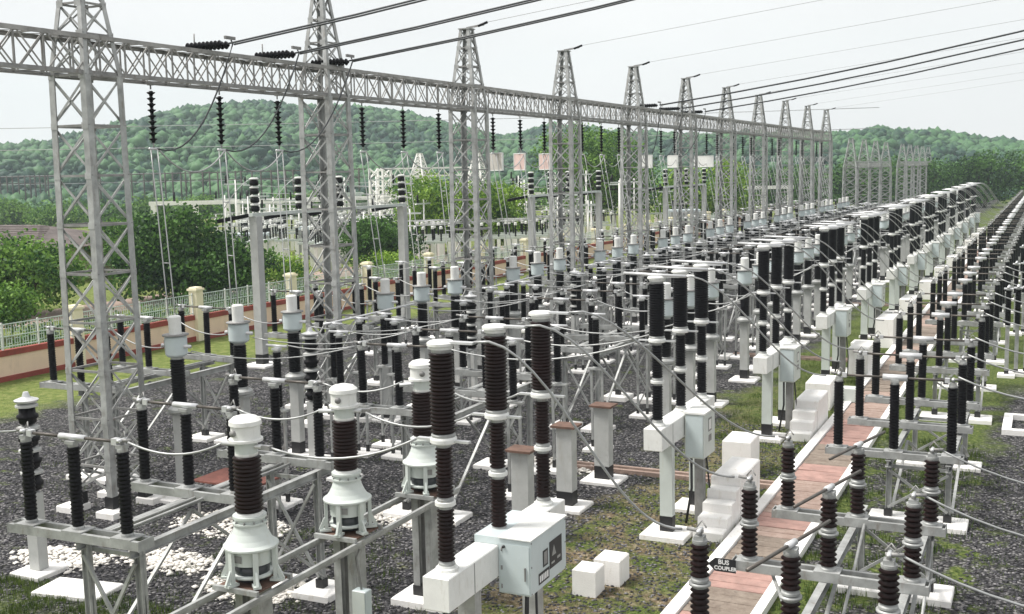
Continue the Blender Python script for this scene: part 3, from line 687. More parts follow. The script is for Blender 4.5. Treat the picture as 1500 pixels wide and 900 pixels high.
# low pale bus gantries far along the row
tw2=make_tower('bus_gantry_tower',7.7,0,11.0,1.7,1.5,.45,7,3,'x','galv',.13,.055,False,False)
sp2=make_span(9.8,'bus_gantry_beam',7.6,.8,1.3,'galv')
ys=[132,142,152,162,181,191,201,211,221]; pos=['leftmost','second','third','fourth']
for i,y in enumerate(ys):
    lab=(f'{["leftmost","second","third","rightmost"][i]} pale tower of the nearer low bus gantry' if i<4 else f'{["leftmost","second","third","fourth","rightmost"][i-4]} pale tower of the farther low bus gantry')
    if i==0: tw2.location=(GX,y,0); tw2['label']=lab; tw2['group']='towers of the pale bus gantries'
    else: flat(tw2,'bus_gantry_tower',(GX,y,0),lab,'towers of the pale bus gantries')
for i,y in enumerate([132,142,152,181,191,201,211]):
    lab=(f'{["left","middle","right"][i]} beam of the nearer pale bus gantry' if i<3 else f'{["leftmost","second","third","rightmost"][i-3]} beam of the farther pale bus gantry')
    if i==0: sp2.location=(GX,y,0); sp2['label']=lab; sp2['group']='beams of the pale bus gantries'
    else: flat(sp2,'bus_gantry_beam',(GX,y,0),lab,'beams of the pale bus gantries')

# ------------------------------------------------------------------ suspension strings, boards, tension strings
dm=MB(); dm.lathe([(.018,-.11),(.045,-.10),(.05,-.06),(.095,-.03),(.110,-.01),(.10,.0),(.05,.0),(.05,.03),(.018,.035)][::1],'porcb',seg=12)
dme=dm.mesh('disc')
st=thing('insulator_string','x','insulator string')
for i in range(9): ob('disc',dme,st,(0,0,-.22-.145*i))
m_=MB(); m_.tube([(0,0,0),(0,0,-.15)],.02,'galvd',6); m_.box(-.06,.06,-.06,.06,-.05,.0,'galvd'); ob('shackle',m_,st)
m_=MB(); m_.tube([(0,0,-1.45),(0,0,-1.62)],.02,'galvd',6); m_.tube([(0,-.16,-1.64),(0,.16,-1.64)],.035,'alu',6); ob('clamp',m_,st)
OFF=(2.1,4.7,7.25); fs_=[True]
SY=[]
for k in range(10):
    for p in range(3):
        y=GY0+P_*1.005*k+OFF[p]; SY.append(y)
        place(st,fs_,k,(GX,y,10.40),f'hanging string of dark insulator discs, {PH[p]} one in gantry bay {["one","two","three","four","five","six","seven","eight","nine","ten"][k]}','tiny far hanging insulator string','insulator strings hanging from the gantry',cut=7)
def board(y,wd,k,lab,z=8.42):
    t=thing('phase_board',lab,'board',(GX,y,z),-.35,'square boards under the gantry strings')
    m_=MB(); m_.box(-wd/2,wd/2,-.03,.03,-.33,.33,k); ob('panel',m_,t)
    m_=MB()
    for z0,z1,x0,x1 in ((.33,.37,-wd/2-.03,wd/2+.03),(-.37,-.33,-wd/2-.03,wd/2+.03)): m_.box(x0,x1,-.04,.04,z0,z1,'white')
    for s in (-1,1): m_.box(s*(wd/2+.015)-.015,s*(wd/2+.015)+.015,-.04,.04,-.33,.33,'white')
    ob('frame',m_,t)
    m_=MB(); m_.tube([(-wd/4,0,.37),(0,0,.6)],.012,'galvd',5); m_.tube([(wd/4,0,.37),(0,0,.6)],.012,'galvd',5); ob('hanger',m_,t)
board(41.3,.84,'boardg','blank grey-beige board hanging right of the third gantry tower')
board(43.65,.62,'boardp','faded pink board hanging between two others beneath the beam')
board(46.3,.62,'boardp','faded pink board hanging just left of the fourth gantry tower')
board(60.4,.80,'white','pale board hanging right beside the fifth gantry tower')
board(65.3,.72,'white','white board hanging left of the sixth gantry tower')
board(72.0,1.5,'white','wide pale board hanging left of the seventh gantry tower')
# tension strings lying over the beam, line conductors leaving to the right
tn=thing('tension_string','x','insulator string')
for yy in (-.13,.13):
    for i in range(9):
        o=ob('disc',dme,tn,(-.62+.135*i,yy,0)); o.rotation_euler=(0,-PI/2,0)
m_=MB(); m_.box(.68,.74,-.2,.2,.12,.2,'galvd'); m_.tube([(-.75,0,-.02),(-.62,0,0)],.03,'galvd',6); m_.box(-.78,-.72,-.2,.2,-.05,.02,'galvd'); ob('yoke_plate',m_,tn)
m_=MB(); m_.tube([(-.5,0,-.15),(-.5,0,.35)],.02,'galvd',6); ob('stay',m_,tn)
TY=[23.9,26.8,29.55,60.0,64.2,69.0]
names=['nearest dark tension string lying on the gantry beam left of the second tower','middle dark tension string lying on the beam just left of the second tower','dark tension string lying on the beam across the second tower',
 'dark tension string on the beam at the fifth tower, left of three','dark tension string on the beam between the fifth and sixth towers','dark tension string on the beam just left of the sixth tower']
for i,y in enumerate(TY):
    loc=(GX+.2,y,11.50)
    if i==0: tn.location=loc; o=tn
    else: o=dup(tn,loc)
    o['label']=names[i]; o['group']='tension strings on the gantry beam'
def wire(name,pts,r,k,label,cat='cable',group=None,seg=6):
    m_=MB(); m_.tube(pts,r,k,seg); return tag(ob(name,m_),label,cat,group)
def sag(a,b,s,n=12):
    a=Vector(a); b=Vector(b); return [a.lerp(b,i/n)+Vector((0,0,-4*s*(i/n)*(1-i/n))) for i in range(n+1)]
wl=['nearest twin line conductor rising from the beam to the top edge','second twin line conductor rising right from the second tower','third twin line conductor rising right past the third tower',
    'upper of three line conductors leaving to the right edge','middle of three line conductors leaving to the right edge','lowest of three line conductors leaving to the right edge']
for i,y in enumerate(TY):
    m_=MB(); sl=.10 if i<3 else .11
    for dy in (-.12,.12):
        m_.tube([(GX+.95+q,y+dy,11.50+sl*q+.0022*q*q) for q in (0,4,8,12,18,24,32,42)],.026 if i<3 else .034,'dwire',6)
    tag(ob('line_conductor',m_),wl[i],'overhead line','line conductors leaving the gantry')
for k in range(1,11):
    y=GY0+P_*1.005*k
    wire('earth_wire',[(GX+.9,y,13.72),(GX+12,y,14.9),(GX+40,y+2,18.2)],.010,'earthw',f'thin earth wire rising right from the {ORD[k]} gantry tower peak','overhead line','earth wires from the tower peaks',4)
for i,(za,zb) in enumerate(((14.2,15.2),(11.8,12.6))):
    wire('distant_line',sag((-150,60,za),(-20,150,zb),.6),.035,'earthw',['thin distant line wire crossing the sky left, upper','thin distant line wire crossing the sky left, lower'][i],'overhead line','distant line wires',4)

# droppers from strings and jumpers between equipment
for k in range(10):
    for p in range(3):
        y=SY[3*k+p]; yb=20.8+2.35*p+P_*k; w=ORD[k]
        m_=MB()
        for d in (-.11,.11): m_.tube(sag((GX+d,y,8.76),(-19.35+d,yb,4.70),-.05,8),.016,'wire',5)
        for q in (.35,.7):
            z=8.76+(4.70-8.76)*q; x=GX+(1.25)*q; yy=y+(yb-y)*q; m_.tube([(x-.12,yy,z),(x+.12,yy,z)],.016,'wire',5)
        tag(ob('dropper',m_),f'twin dropper from the {PH[p]} string to its transformer, {w} gantry bay','cable','droppers under the gantry')
        if k in (0,4):
            wire('jumper_loop',[(GX+.95,y+(TY[(0 if k==0 else 3)+p]-y),11.6)]+sag((GX+1.0,TY[(0 if k==0 else 3)+p],11.5),(GX+.1,y,8.76),.9,10),.022,'dwire',f'dark jumper loop from the beam top to the {PH[p]} string of gantry bay {"one" if k==0 else "five"}','cable','jumper loops over the gantry beam')
        if p<2: wire('string_jumper',sag((GX,y+.15,8.76),(GX+.25,SY[3*k+p+1]-.15,8.76),.6,12),.02,'wire',f'slack jumper between {PH[p]} and {PH[p+1]} strings, {w} gantry bay','cable','slack jumpers between the strings')
for k in range(NB):
    w=ORD[k]
    if k>=13: break
    for p in range(3):
        yb=20.8+2.35*p+P_*k; yi=12.2+P_*k+2.5*p; yc=(CTY[p] if k==0 else (12.2+P_*k+2.5*p)); zc=4.17 if k==0 else 3.8
        ybr=BY[k]+(-1.62,0,1.64)[p]
        far='far silver jumper in the clutter of the yard'
        grp='silver jumpers between the apparatus'
        if k<11:
            wire('jumper',sag((-18.8,yb,3.8),(-14.6,yi+P_,4.0) if k<NB-1 else (-14.6,yi,4.0),.25),.016,'wire',f'jumper from the {PH[p]} gantry transformer to its isolator, {w} bay',group=grp)
            wire('jumper',sag((-22.0,yb+.7,4.05),(-19.7,yb,3.85),.15),.016,'wire',f'short jumper from the fence-side isolator to the {PH[p]} gantry transformer, {w} bay',group=grp)
        if k==0: wire('jumper',sag((-12.35,yi,4.08),(CTX-.42,yc,zc),.18),.018,'wire',f'jumper from the isolator to the {PH[p]} pale green transformer',group=grp)
        elif k>=2: wire('jumper',sag((-12.35,yi,4.08),(-10.6,yc,zc),.12),.018,'wire',f'jumper from the isolator to the {PH[p]} post transformer, {w} bay',group=grp)
        else: wire('jumper',sag((-12.35,yi,4.08),(BX-.4,ybr,4.4),.35),.018,'wire',f'long jumper passing over the empty posts to the {PH[p]} pole of the second breaker',group=grp)
        if k!=1: wire('jumper',sag((CTX+.42 if k==0 else -9.7,yc,zc),(BX-.4,ybr,4.40),.22),.018,'wire',f'jumper from the {PH[p]} transformer to the waist of the {w} breaker',group=grp)
        # breaker top over to the bus isolator
        kk=min(range(len(RYS)+3),key=lambda q: abs((list(YO)+RYS)[q]-(ybr+2.6)) ) if k else p
        yr=(list(YO)+RYS)[kk] if k==0 else ybr+2.9+ .3*p
        xr,zr=(RX-1.40,3.02) if k==0 else (RX-1.3,3.36)
        a=Vector((BX+.5,ybr,5.77)); b=Vector((xr-.1,yr,zr)); m1=a+Vector((.95,.05,-.05)); pts=[]
        c1=a+Vector((.95,.1,.28)); c2=a.lerp(b,.62)+Vector((0,0,-.62)); c3=b+Vector((-.5,-.2,.02))
        P5=[a,c1,c2,c3,b]
        for i in range(19):
            u=i/18; pts.append(sum((P5[j]*(math.comb(4,j)*u**j*(1-u)**(4-j)) for j in range(5)),Vector()))
        wire('breaker_jumper',pts,.019,'wire',f'arched silver jumper from the {PH[p]} pole top of the {w} breaker to the bus isolator',group='arched jumpers from the breaker tops')
        if k>0: wire('bus_tube',[(BX-.75,ybr,5.83),(BX-.1,ybr,5.81),(BX+.6,ybr,5.79)],.032,'alu',f'thick silver tube lying across the {PH[p]} pole top of the {w} breaker',group='tubes on the breaker tops',seg=8)
# jumpers going right from the bus isolators and the fallen loops over gravel
for i,y in enumerate(YO):
    wire('bus_jumper',sag((RX+1.35,y,3.05),(4.2,y+1.2,3.3),.85,16),.018,'wire',f'grey jumper sagging from the {PH[i]} open isolator over gravel to the right edge',group='jumpers leaving to the right')
for i,y in enumerate(RYS[:9]):
    wire('bus_jumper',sag((RX+1.3,y,3.40),(3.5,y+.6,4.0),.75,16),.022,'wire',f'jumper leaving right from the {PH[i%3]} tall isolator of the {ORD[i//3+1]} group',group='jumpers leaving to the right')
wire('jumper',sag((-14.6,12.2,4.08),(-21.5,14.5,4.0),.35,14),.016,'wire','slack jumper running left from the nearest isolator post to the edge',group='silver jumpers between the apparatus')

# ------------------------------------------------------------------ bus supports between the isolators and the gantry, and along the fence
bs=thing('bus_support','x','bus support'); H_=2.35
for sx in (-.16,.16):
    m_=MB(); m_.box(sx-.03,sx+.03,-.03,.03,.3,H_,'galv'); ob('leg',m_,bs); m_=MB(); m_.box(sx-.04,sx+.04,-.04,.04,.1,.3,'black'); ob('painted_foot',m_,bs)
for q in range(3): m_=MB(); z=.35+q*.65; m_.bar((-.16,.0,z),(.16,.0,z+.6),.02,.045,'galv'); ob('brace',m_,bs)
m_=MB(); m_.box(-.35,.35,-.35,.35,-.05,.1,'lime',.02); ob('footing',m_,bs)
m_=MB(); m_.box(-.26,.26,-.09,.09,H_,H_+.05,'galv'); ob('cap_plate',m_,bs)
ob('insulator',insulator(H_+.05,H_+1.5,.105,20,'porcb',12),bs)
m_=MB(); m_.box(-.1,.1,-.08,.08,H_+1.5,H_+1.55,'alu'); m_.tube([(-.3,0,H_+1.6),(.3,0,H_+1.6)],.035,'alu',8); ob('bus_clamp',m_,bs)
fbs=[True]
for k in range(1,12):
    for r_,(x,y0,d_) in enumerate(((-16.7,11.8,'in front of the gantry'),(-17.7,15.6,'close to the gantry towers'),(-27.2,22.5,'on the fence side'),(-11.7,14.6,'beside the transformer posts'))):
        for p in range(3):
            y=y0+P_*k+2.5*p*(1 if r_!=1 else .45)
            if r_==2 and k<2: continue
            place(bs,fbs,k,(x+.12*p,y,0),f'bus insulator on steel stand {d_}, {PH[p]}, {ORD[k]} bay','','dark bus insulators on steel stands',cut=7)
    for p in range(3):
        y=11.8+P_*k+2.5*p
        wire('bus_jumper',sag((-16.4,y,3.98),(-14.6,y+.4,4.0),.10,6),.016,'wire',f'short jumper from the {PH[p]} bus stand to its isolator, {ORD[k]} bay',group='silver jumpers between the apparatus')
        if k>1: wire('bus_jumper',sag((-27.0,22.5+P_*k+2.5*p,3.96),(-24.3,21.4+P_*k+2.5*p,4.05),.12,6),.016,'wire',f'short fence-side jumper from the {PH[p]} bus stand, {ORD[k]} bay',group='silver jumpers between the apparatus')
    y=15.2+P_*k
    tag(ob('bus_tube',MB().tube([(-17.7,y,3.97),(-17.7,y+P_*.5,3.99)],.03,'alu',8)),f'level silver bus tube near the gantry in the {ORD[k]} bay','tube',group='level bus tubes')
# ------------------------------------------------------------------ lightning arresters: ringed stacks on pillars
la=thing('surge_arrester','x','surge arrester')
m_=MB(); m_.box(-.14,.14,-.12,.12,.1,1.72,'conc',.01); ob('pillar',m_,la)
m_=MB(); m_.box(-.4,.4,-.4,.4,-.05,.1,'lime',.02); ob('footing',m_,la)
for i in range(4):
    m_=MB(); z=1.76+i*.46; m_.lathe([(.13,z),(.17,z+.04),(.17,z+.1),(.21,z+.13),(.21,z+.19),(.16,z+.22),(.16,z+.34)],'porcb',seg=14); m_.lathe([(.13,z+.34),(.22,z+.36),(.22,z+.40),(.13,z+.43)],'conc',seg=14); ob('ring_unit',m_,la)
m_=MB(); m_.lathe([(.22,3.6),(.24,3.64),(.08,3.70),(.05,3.8)],'alu',seg=14); ob('cap',m_,la)
fl_=[True]
for k in range(8):
    place(la,fl_,k,(-18.45,15.6+P_*k,0),['ringed black surge arrester on a concrete pillar at the left edge'][0] if k==0 else f'ringed black surge arrester on a pillar in the {ORD[k]} gantry bay','tiny far surge arrester','surge arresters on pillars',cut=7)
# ------------------------------------------------------------------ concrete H-frames with bus insulators
for f,(ya,yb) in enumerate(((37.5,49.3),(65.2,77.1),(93,105))):
    nm=['nearest','middle','farthest'][f]
    for j,y in enumerate((ya,yb)):
        t=thing('concrete_pillar',f'tall concrete pillar with black foot, {"left" if j==0 else "right"} leg of the {nm} portal','pillar',(-30,y,0),0,'tall concrete pillars')
        m_=MB(); m_.box(-.19,.19,-.19,.19,.5,6.36,'conc',.02); ob('shaft',m_,t); m_=MB(); m_.box(-.195,.195,-.195,.195,.1,.5,'black'); ob('painted_foot',m_,t); m_=MB(); m_.box(-.6,.6,-.6,.6,-.05,.1,'lime',.03); ob('footing',m_,t)
    m_=MB(); m_.box(-30.09,-29.91,ya-.3,yb+.3,6.36,6.50,'pale'); tag(ob('portal_beam',m_),f'pale beam across the {nm} pair of tall concrete pillars','beam',group='beams on the tall pillars')
    for j,y in enumerate((ya,ya+3.1,ya+6.2,yb)):
        t=thing('bus_insulator',f'ringed insulator stack on the {nm} portal beam, {["leftmost","second","third","rightmost"][j]}','insulator stack',(-30,y,6.5),0,'ringed insulator stacks on the portal beams')
        for i in range(4):
            m_=MB(); z=.05+i*.36; m_.lathe([(.14,z),(.19,z+.06),(.19,z+.20),(.14,z+.24)],'porcb',seg=12); m_.lathe([(.12,z+.24),(.20,z+.27),(.20,z+.31),(.12,z+.34)],'white',seg=12); ob('ring_unit',m_,t)
        m_=MB(); m_.bar((-.2,-.2,-.1),(-1.25,-.95,-.32),.22,.16,'porcb'); ob('arm_insulator',m_,t)
        wire('jumper',sag((-30,y,7.98),(-30.9,y-.9,6.7),-.2,8),.016,'wire',f'curved jumper from the {["leftmost","second","third","rightmost"][j]} stack of the {nm} portal',group='jumpers on the portals')

# ------------------------------------------------------------------ cable trench path, kerbs
for x0,x1,lab in ((-5.98,-5.74,'left'),(-4.52,-4.34,'right')):
    m_=MB(); m_.box(x0,x1,8,235,-.1,.16,'lime'); ob(f'kerb',m_,kind='structure')
m_=MB(); m_.box(-5.74,-4.52,8,235,-.1,.045,'conc'); trench=ob('path',m_,kind='structure')
slab_m={}
for kk in ('brick','slab','slab2'):
    for v in range(3):
        b=MB(); j=lambda: rng.uniform(-.012,.012)
        b.box(-.59+j(),.59+j(),0,.305+j(),0,.055,kk,.008); slab_m[kk,v]=b.mesh('slab')
for i in range(270):
    y=13.0+i*.33
    q=math.sin(y*.55)+.6*math.sin(y*1.31+1)
    kk='brick' if (17.9<y<18.5 or 19.9<y<20.9 or 23.6<y<24.6 or 27.6<y<29.2 or 31.5<y<35 or q>1.5) else ('slab2' if q>.1 else 'slab')
    o=ob('slab',slab_m[kk,int(rng.integers(3))],trench,(-5.13,y,.047+rng.uniform(0,.018))); o.rotation_euler=(rng.uniform(-.02,.02),rng.uniform(-.012,.012),rng.uniform(-.012,.012))
m_=MB()
y=13+270*.33
while y<232: m_.box(-5.72,-4.54,y,y+.31,.047,.10,['brick','slab','slab2'][int(y*7)%3]); y+=.33
ob('slab_row',m_,trench,kind='stuff')
m_=MB(); m_.box(-5.73,-5.60,13,235,.105,.11,'lime'); m_=None
for i,(y,x0,x1) in enumerate(((27.3,-11.6,-6.0),(46.5,-12,-6.0),(65.8,-12,-6.0))):
    m_=MB(); m_.box(x0,x1,y-.22,y-.10,-.05,.11,'slab2'); m_.box(x0,x1,y+.10,y+.22,-.05,.11,'slab2'); m_.box(x0,x1,y-.10,y+.10,-.05,.04,'slab'); ob('kerb',m_,kind='structure')

# white plinths beside the trench
def block(x0,x1,y0,y1,h,lab,steps=0):
    t=thing('white_plinth',lab,'plinth',((x0+x1)/2,(y0+y1)/2,0),rng.uniform(-.03,.03),'whitewashed concrete plinths'); dx=(x1-x0)/2; dy=(y1-y0)/2
    m_=MB(); m_.box(-dx,dx,-dy,dy,-.05,h,'lime',.03); ob('block',m_,t)
    for i in range(steps):
        m_=MB(); m_.box(-dx+.02,dx-.02,-dy-.38*(i+1),-dy-.38*i-.003,-.05,h*(1-(i+1)/(steps+1)),'lime',.02); ob('step',m_,t)
block(-7.92,-7.45,18.75,19.25,.52,'front small white block lying in the grass near the labelled breaker')
block(-7.75,-7.22,19.45,20.0,.52,'rear small white block touching another in the grass')
block(-6.75,-6.05,24.2,26.0,1.05,'white stepped plinth beside the trench kerb',4)
block(-7.5,-6.75,27.9,29.0,.95,'white square plinth between stepped plinth and second breaker')
block(-6.75,-6.05,33.4,35.2,1.0,'white stepped plinth beside the third breaker',3)
block(-7.1,-6.3,36.8,38.4,.9,'large white plinth behind the third breaker cabinet')
block(-6.75,-6.0,43.2,45.4,1.1,'white plinth by the fourth breaker')
block(-6.7,-5.95,50.5,53.5,1.3,'tall white plinth by the fifth breaker')
for i in range(8): block(-6.8,-6.05,60+9.55*i,62.2+9.55*i,1.1,f'white plinth by the {ORD[5+i]} breaker')
t=thing('cable_box','pale green oblong cable box lying beside the white plinth','box',(-6.0,38.0,.35)); m_=MB(); m_.box(-.6,.5,-.22,.22,-.25,.25,'pale',.03); ob('body',m_,t); m_=MB(); m_.box(-.62,-.58,-.25,.25,-.28,.28,'galvd'); ob('end_plate',m_,t)
m_=MB()
for x0,x1,y0,y1 in ((-1.05,.35,35.2,35.45),(-1.05,.35,37.4,37.65),(-1.05,-.8,35.45,37.4),(.1,.35,35.45,37.4)): m_.box(x0,x1,y0,y1,-.05,.16,'lime')
tag(ob('chamber_kerb',m_),'square white kerb round an open chamber at the right edge','kerb')
# sign on the near isolator channel
t=thing('arrow_sign','small black arrow sign with white lettering on the isolator channel','sign',(-4.62,17.12,1.60),0)
m_=MB(); m_.prism([(-.20,0),(-.08,-.11),(.26,-.11),(.26,.11),(-.08,.11)],(0,0,0),(0,0,.012),'label'); o=ob('plate',m_,t); o.rotation_euler=(PI/2,0,0)
def text(s,size,k,parent,loc,rot):
    c=bpy.data.curves.new('lettering','FONT'); c.body=s; c.size=size; c.align_x='CENTER'; c.align_y='CENTER'; c.extrude=.001; c.offset=.003
    o=bpy.data.objects.new('tmp',c); COL.objects.link(o); bpy.context.view_layer.update()
    me=bpy.data.meshes.new_from_object(o.evaluated_get(bpy.context.evaluated_depsgraph_get())); bpy.data.objects.remove(o)
    me.materials.clear(); me.materials.append(M[k]); q=bpy.data.objects.new('lettering',me); COL.objects.link(q); q.parent=parent; q.location=loc; q.rotation_euler=rot; return q
text('BUS',.105,'print',t,(.06,-.016,.05),(PI/2,0,0)); text('COUPLER',.085,'print',t,(.09,-.016,-.05),(PI/2,0,0))

# rubble aprons (whitewashed stones) and slabs in the gravel
def apron(cx,cy,rx,ry,lab,n=900):
    a=rng.uniform(0,2*PI,n); r=np.sqrt(rng.uniform(0,1,n)); P=np.stack([cx+rx*r*np.cos(a),cy+ry*r*np.sin(a),rng.uniform(-.01,.05,n)],-1)
    q_=rng.uniform(0,1,n)**2.5*.10+.02; S=np.stack([q_,q_*rng.uniform(.6,1.1,n),q_*.5],-1); P[:,:2]+=rng.normal(size=(n,2))*.12
    ob('rubble_apron',scatter('rubble_apron',octa,P,S,np.zeros(n),M['rubble'],smooth=False,jit=.25),kind='stuff',label=lab)
apron(-18.7,16.4,1.1,.55,'patch of whitewashed stones below the left end of the nearest isolator')
apron(-16.5,17.2,1.1,.5,'patch of whitewashed stones under the nearest isolator frame')
apron(-16.8,19.6,1.6,.8,'patch of whitewashed stones beside the nearest tower feet')
apron(-13.8,16.6,1.1,.6,'patch of whitewashed stones right of the isolator frame')
apron(-13.2,21.6,1.1,.6,'patch of whitewashed stones behind the pale green transformers')
apron(-11.9,27.2,1.4,.6,'patch of whitewashed stones around the rusty capped posts')
t=thing('cover_slab','flat whitish concrete cover slab lying in gravel at bottom left','slab',(-16.9,15.15,0),.15); m_=MB(); m_.box(-.75,.75,-.42,.42,-.02,.09,'lime',.02); ob('lid',m_,t)
t=thing('rust_table','low red rusty plate table behind the nearest isolators','table',(-17.2,20.4,0)); m_=MB(); m_.box(-.9,.9,-.6,.6,.86,.90,'rustred'); ob('top',m_,t)
for sx in (-.8,.8):
    for sy in (-.5,.5): m_=MB(); m_.box(sx-.025,sx+.025,sy-.025,sy+.025,0,.86,'galv'); ob('leg',m_,t)

# ------------------------------------------------------------------ boundary wall
FX=-37.8; PYs=[42.4+7.65*i for i in range(-6,26)]
pil=thing('wall_pillar','x','pillar'); m_=MB(); m_.box(-.24,.24,-.24,.24,0,2.5,'cream',.01); ob('shaft',m_,pil); m_=MB(); m_.box(-.30,.30,-.30,.30,2.5,2.60,'cream'); m_.box(-.22,.22,-.22,.22,2.60,2.67,'cream'); ob('cap',m_,pil)
seg=thing('boundary_wall','x','wall'); L=7.65
m_=MB(); m_.box(-.10,.10,.24,L-.24,.0,1.03,'pink'); ob('panel',m_,seg)
m_=MB(); m_.box(-.13,.14,.24,L-.24,1.03,1.27,'maroon'); ob('coping_band',m_,seg)
m_=MB(); m_.box(-.10,.15,.24,L-.24,-.1,.22,'maroon'); ob('plinth_band',m_,seg)
gr=thing('wall_railing','x','railing'); m_=MB()
for z in (1.38,1.80,2.30): m_.box(-.02,.02,.25,L-.25,z-.018,z+.018,'grille')
ob('rail',m_,gr)
for i in range(5):
    y=.3+i*(L-.6)/4; m_=MB(); m_.box(-.03,.03,y-.03,y+.03,1.27,2.38,'white'); ob('post',m_,gr)
m_=MB(); n_=52
for i in range(n_):
    y=.45+i*(L-.9)/(n_-1); m_.box(-.008,.008,y-.008,y+.008,1.30,2.30,'grille')
    if i%3==1:
        for z in (1.48,1.92):
            h=.12; m_.box(-.012,.012,y-h,y+h,z,z+.016,'grille'); m_.box(-.012,.012,y-h,y+h,z+.2,z+.216,'grille'); m_.box(-.012,.012,y-h,y-h+.016,z,z+.2,'grille'); m_.box(-.012,.012,y+h-.016,y+h,z,z+.2,'grille')
ob('grille',m_,gr,kind='stuff')
f1=[True]; f2=[True]; f3=[True]
def o_(i): return ORD[i] if i<18 else 'far'
for i,y in enumerate(PYs):
    if y>150: continue
    c=9 if True else 0
    j=max(0,i-2)
    place(pil,f1,i,(FX,y,0),f'cream pillar of the boundary wall, {o_(j)} from the left edge' if i>=2 else 'cream boundary wall pillar beyond the left edge','tiny far cream pillar of the boundary wall','cream pillars of the boundary wall',cut=12)
    place(seg,f2,i,(FX,y,0),f'pink wall with maroon bands right of the {o_(j)} cream pillar' if i>=2 else 'pink and maroon boundary wall at the left edge','tiny far stretch of pink boundary wall','stretches of the boundary wall',cut=12)
    place(gr,f3,i,(FX,y,0),f'ornamental railing on the wall right of the {o_(j)} cream pillar' if i>=2 else ['ornamental railing beyond the left edge','ornamental pale railing on the wall at the left edge'][i%2],'tiny far railing on the boundary wall','railings on the boundary wall',cut=12)
# path outside
m_=MB(); m_.add([(-58,0,.004),(-53,0,.004),(-44,240,.004),(-49,240,.004)],[(0,1,2,3)],'slab2'); ob('road',m_,kind='structure')

# ------------------------------------------------------------------ trees
leaf=(np.array([[-.5,-.32,0],[.5,-.32,.06],[.5,.32,0],[-.5,.32,.06]]),np.array([[0,1,2,3]]))
def leaves(name,blobs,n,size,m,dens=.75):
    """leaf-sized quads in clumps spread through the lobes of the crown"""
    cs=[];sz=[];tn_=[]
    vol=np.array([b[3]*b[4]*b[5] for b in blobs]); vol=vol**.7; vol/=vol.sum()
    for b,w in zip(blobs,vol):
        nc=max(3,int(n*w/28)); 
        d=rng.normal(size=(nc,3)); d/=np.linalg.norm(d,axis=1)[:,None]; rr=rng.uniform(.45,1.05,(nc,1))**.6
        c=d*rr*np.array(b[3:6])+np.array(b[:3])
        for q in c:
            k=28; tt=rng.uniform(.1,.9); p=q+rng.normal(size=(k,3))*size*np.array([2.1,2.1,1.3]); cs.append(p); sz.append(rng.uniform(.6,1.2,k)*size); tn_.append(np.full(k,tt)+rng.uniform(-.12,.12,k))  # random tone per clump, wide enough to paint highlights and dark gaps
    P=np.concatenate(cs); S=np.concatenate(sz); T=np.clip(np.concatenate(tn_),0,1); ok=P[:,2]>.1; P,S,T=P[ok],S[ok],T[ok]
    nn=len(P)
    # random orientation
    bv=leaf[0]; q=rng.normal(size=(nn,4)); q/=np.linalg.norm(q,axis=1)[:,None]; w_,x,y,z=q.T
    Rm=np.stack([1-2*(y*y+z*z),2*(x*y-z*w_),2*(x*z+y*w_),2*(x*y+z*w_),1-2*(x*x+z*z),2*(y*z-x*w_),2*(x*z-y*w_),2*(y*z+x*w_),1-2*(x*x+y*y)],-1).reshape(-1,3,3)
    vv=np.einsum('nij,vj->nvi',Rm,bv)*S[:,None,None]+P[:,None,:]
    me=bpy.data.meshes.new(name); me.vertices.add(nn*4); me.vertices.foreach_set('co',vv.reshape(-1).astype(np.float32)); me.loops.add(nn*4); me.loops.foreach_set('vertex_index',np.arange(nn*4,dtype=np.int32))
    me.polygons.add(nn); me.polygons.foreach_set('loop_start',np.arange(0,nn*4,4,dtype=np.int32)); me.polygons.foreach_set('loop_total',np.full(nn,4,dtype=np.int32)); me.update(calc_edges=True); me.materials.append(m)
    at=me.attributes.new('tone','FLOAT','POINT'); at.data.foreach_set('value',np.repeat(T,4).astype(np.float32)); return me
def tree(loc,h,rad,lab,m,n=7000,size=.22,trunk=True,group='trees',lobes=9,low=.35,name='broadleaf_tree'):
    t=thing(name,lab,'tree' if trunk else 'shrub',loc,0,group); bl=[]
    for i in range(lobes):
        a=rng.uniform(0,2*PI); r=rad*rng.uniform(.25,.68); z=h*rng.uniform(low+.12,.80); s=rad*rng.uniform(.32,.52)
        bl.append((r*math.cos(a),r*math.sin(a),z,s,s,s*.75))
    bl.append((0,0,h*.78,rad*.5,rad*.5,h*.2)); bl.append((0,0,h*(low+.25),rad*.75,rad*.75,h*.22))
    ob('crown',leaves('crown',bl,n,size,m),t)
    if trunk:
        tr=MB(); tr.tube([(0,0,-.1),(.05*rad,0,h*.25),(.1*rad,.03*rad,h*.5),(.02,0,h*.75)],[.055*rad+.06,.045*rad+.04,.03*rad+.03,.03],'bark',8); ob('trunk',tr,t)
        for i in range(6):
            b=bl[i]; tr=MB(); tr.tube([(.06*rad,0,h*(.22+.05*i)),(b[0]*.5,b[1]*.5,(h*.35+b[2])/2),(b[0]*.9,b[1]*.9,b[2])],[.02*rad+.03,.015*rad+.02,.02],'bark',6); ob('limb',tr,t)
    return t
def at(x,y,z=0):
    r=ray(x,y); q=(z-8)/r[2]; return (r[0]*q,r[1]*q,z)
for i in range(9):
    y=24+i*3.6
    tree((-39.6-rng.uniform(0,.5),y,0),1.55,1.9,f'low dark hedge bush behind the railing, {ORD[i]} from the left',M['leafd'],1700,.13,False,low=0,group='hedge bushes behind the railing',name='hedge_bush',lobes=7)
tree((*at(45,462)[:2],0),4.6,3.9,'dark green spreading tree with bare trunk left of the nearest tower',M['leafm'],9000,.21,low=.26,group='trees beyond the boundary wall',lobes=12)
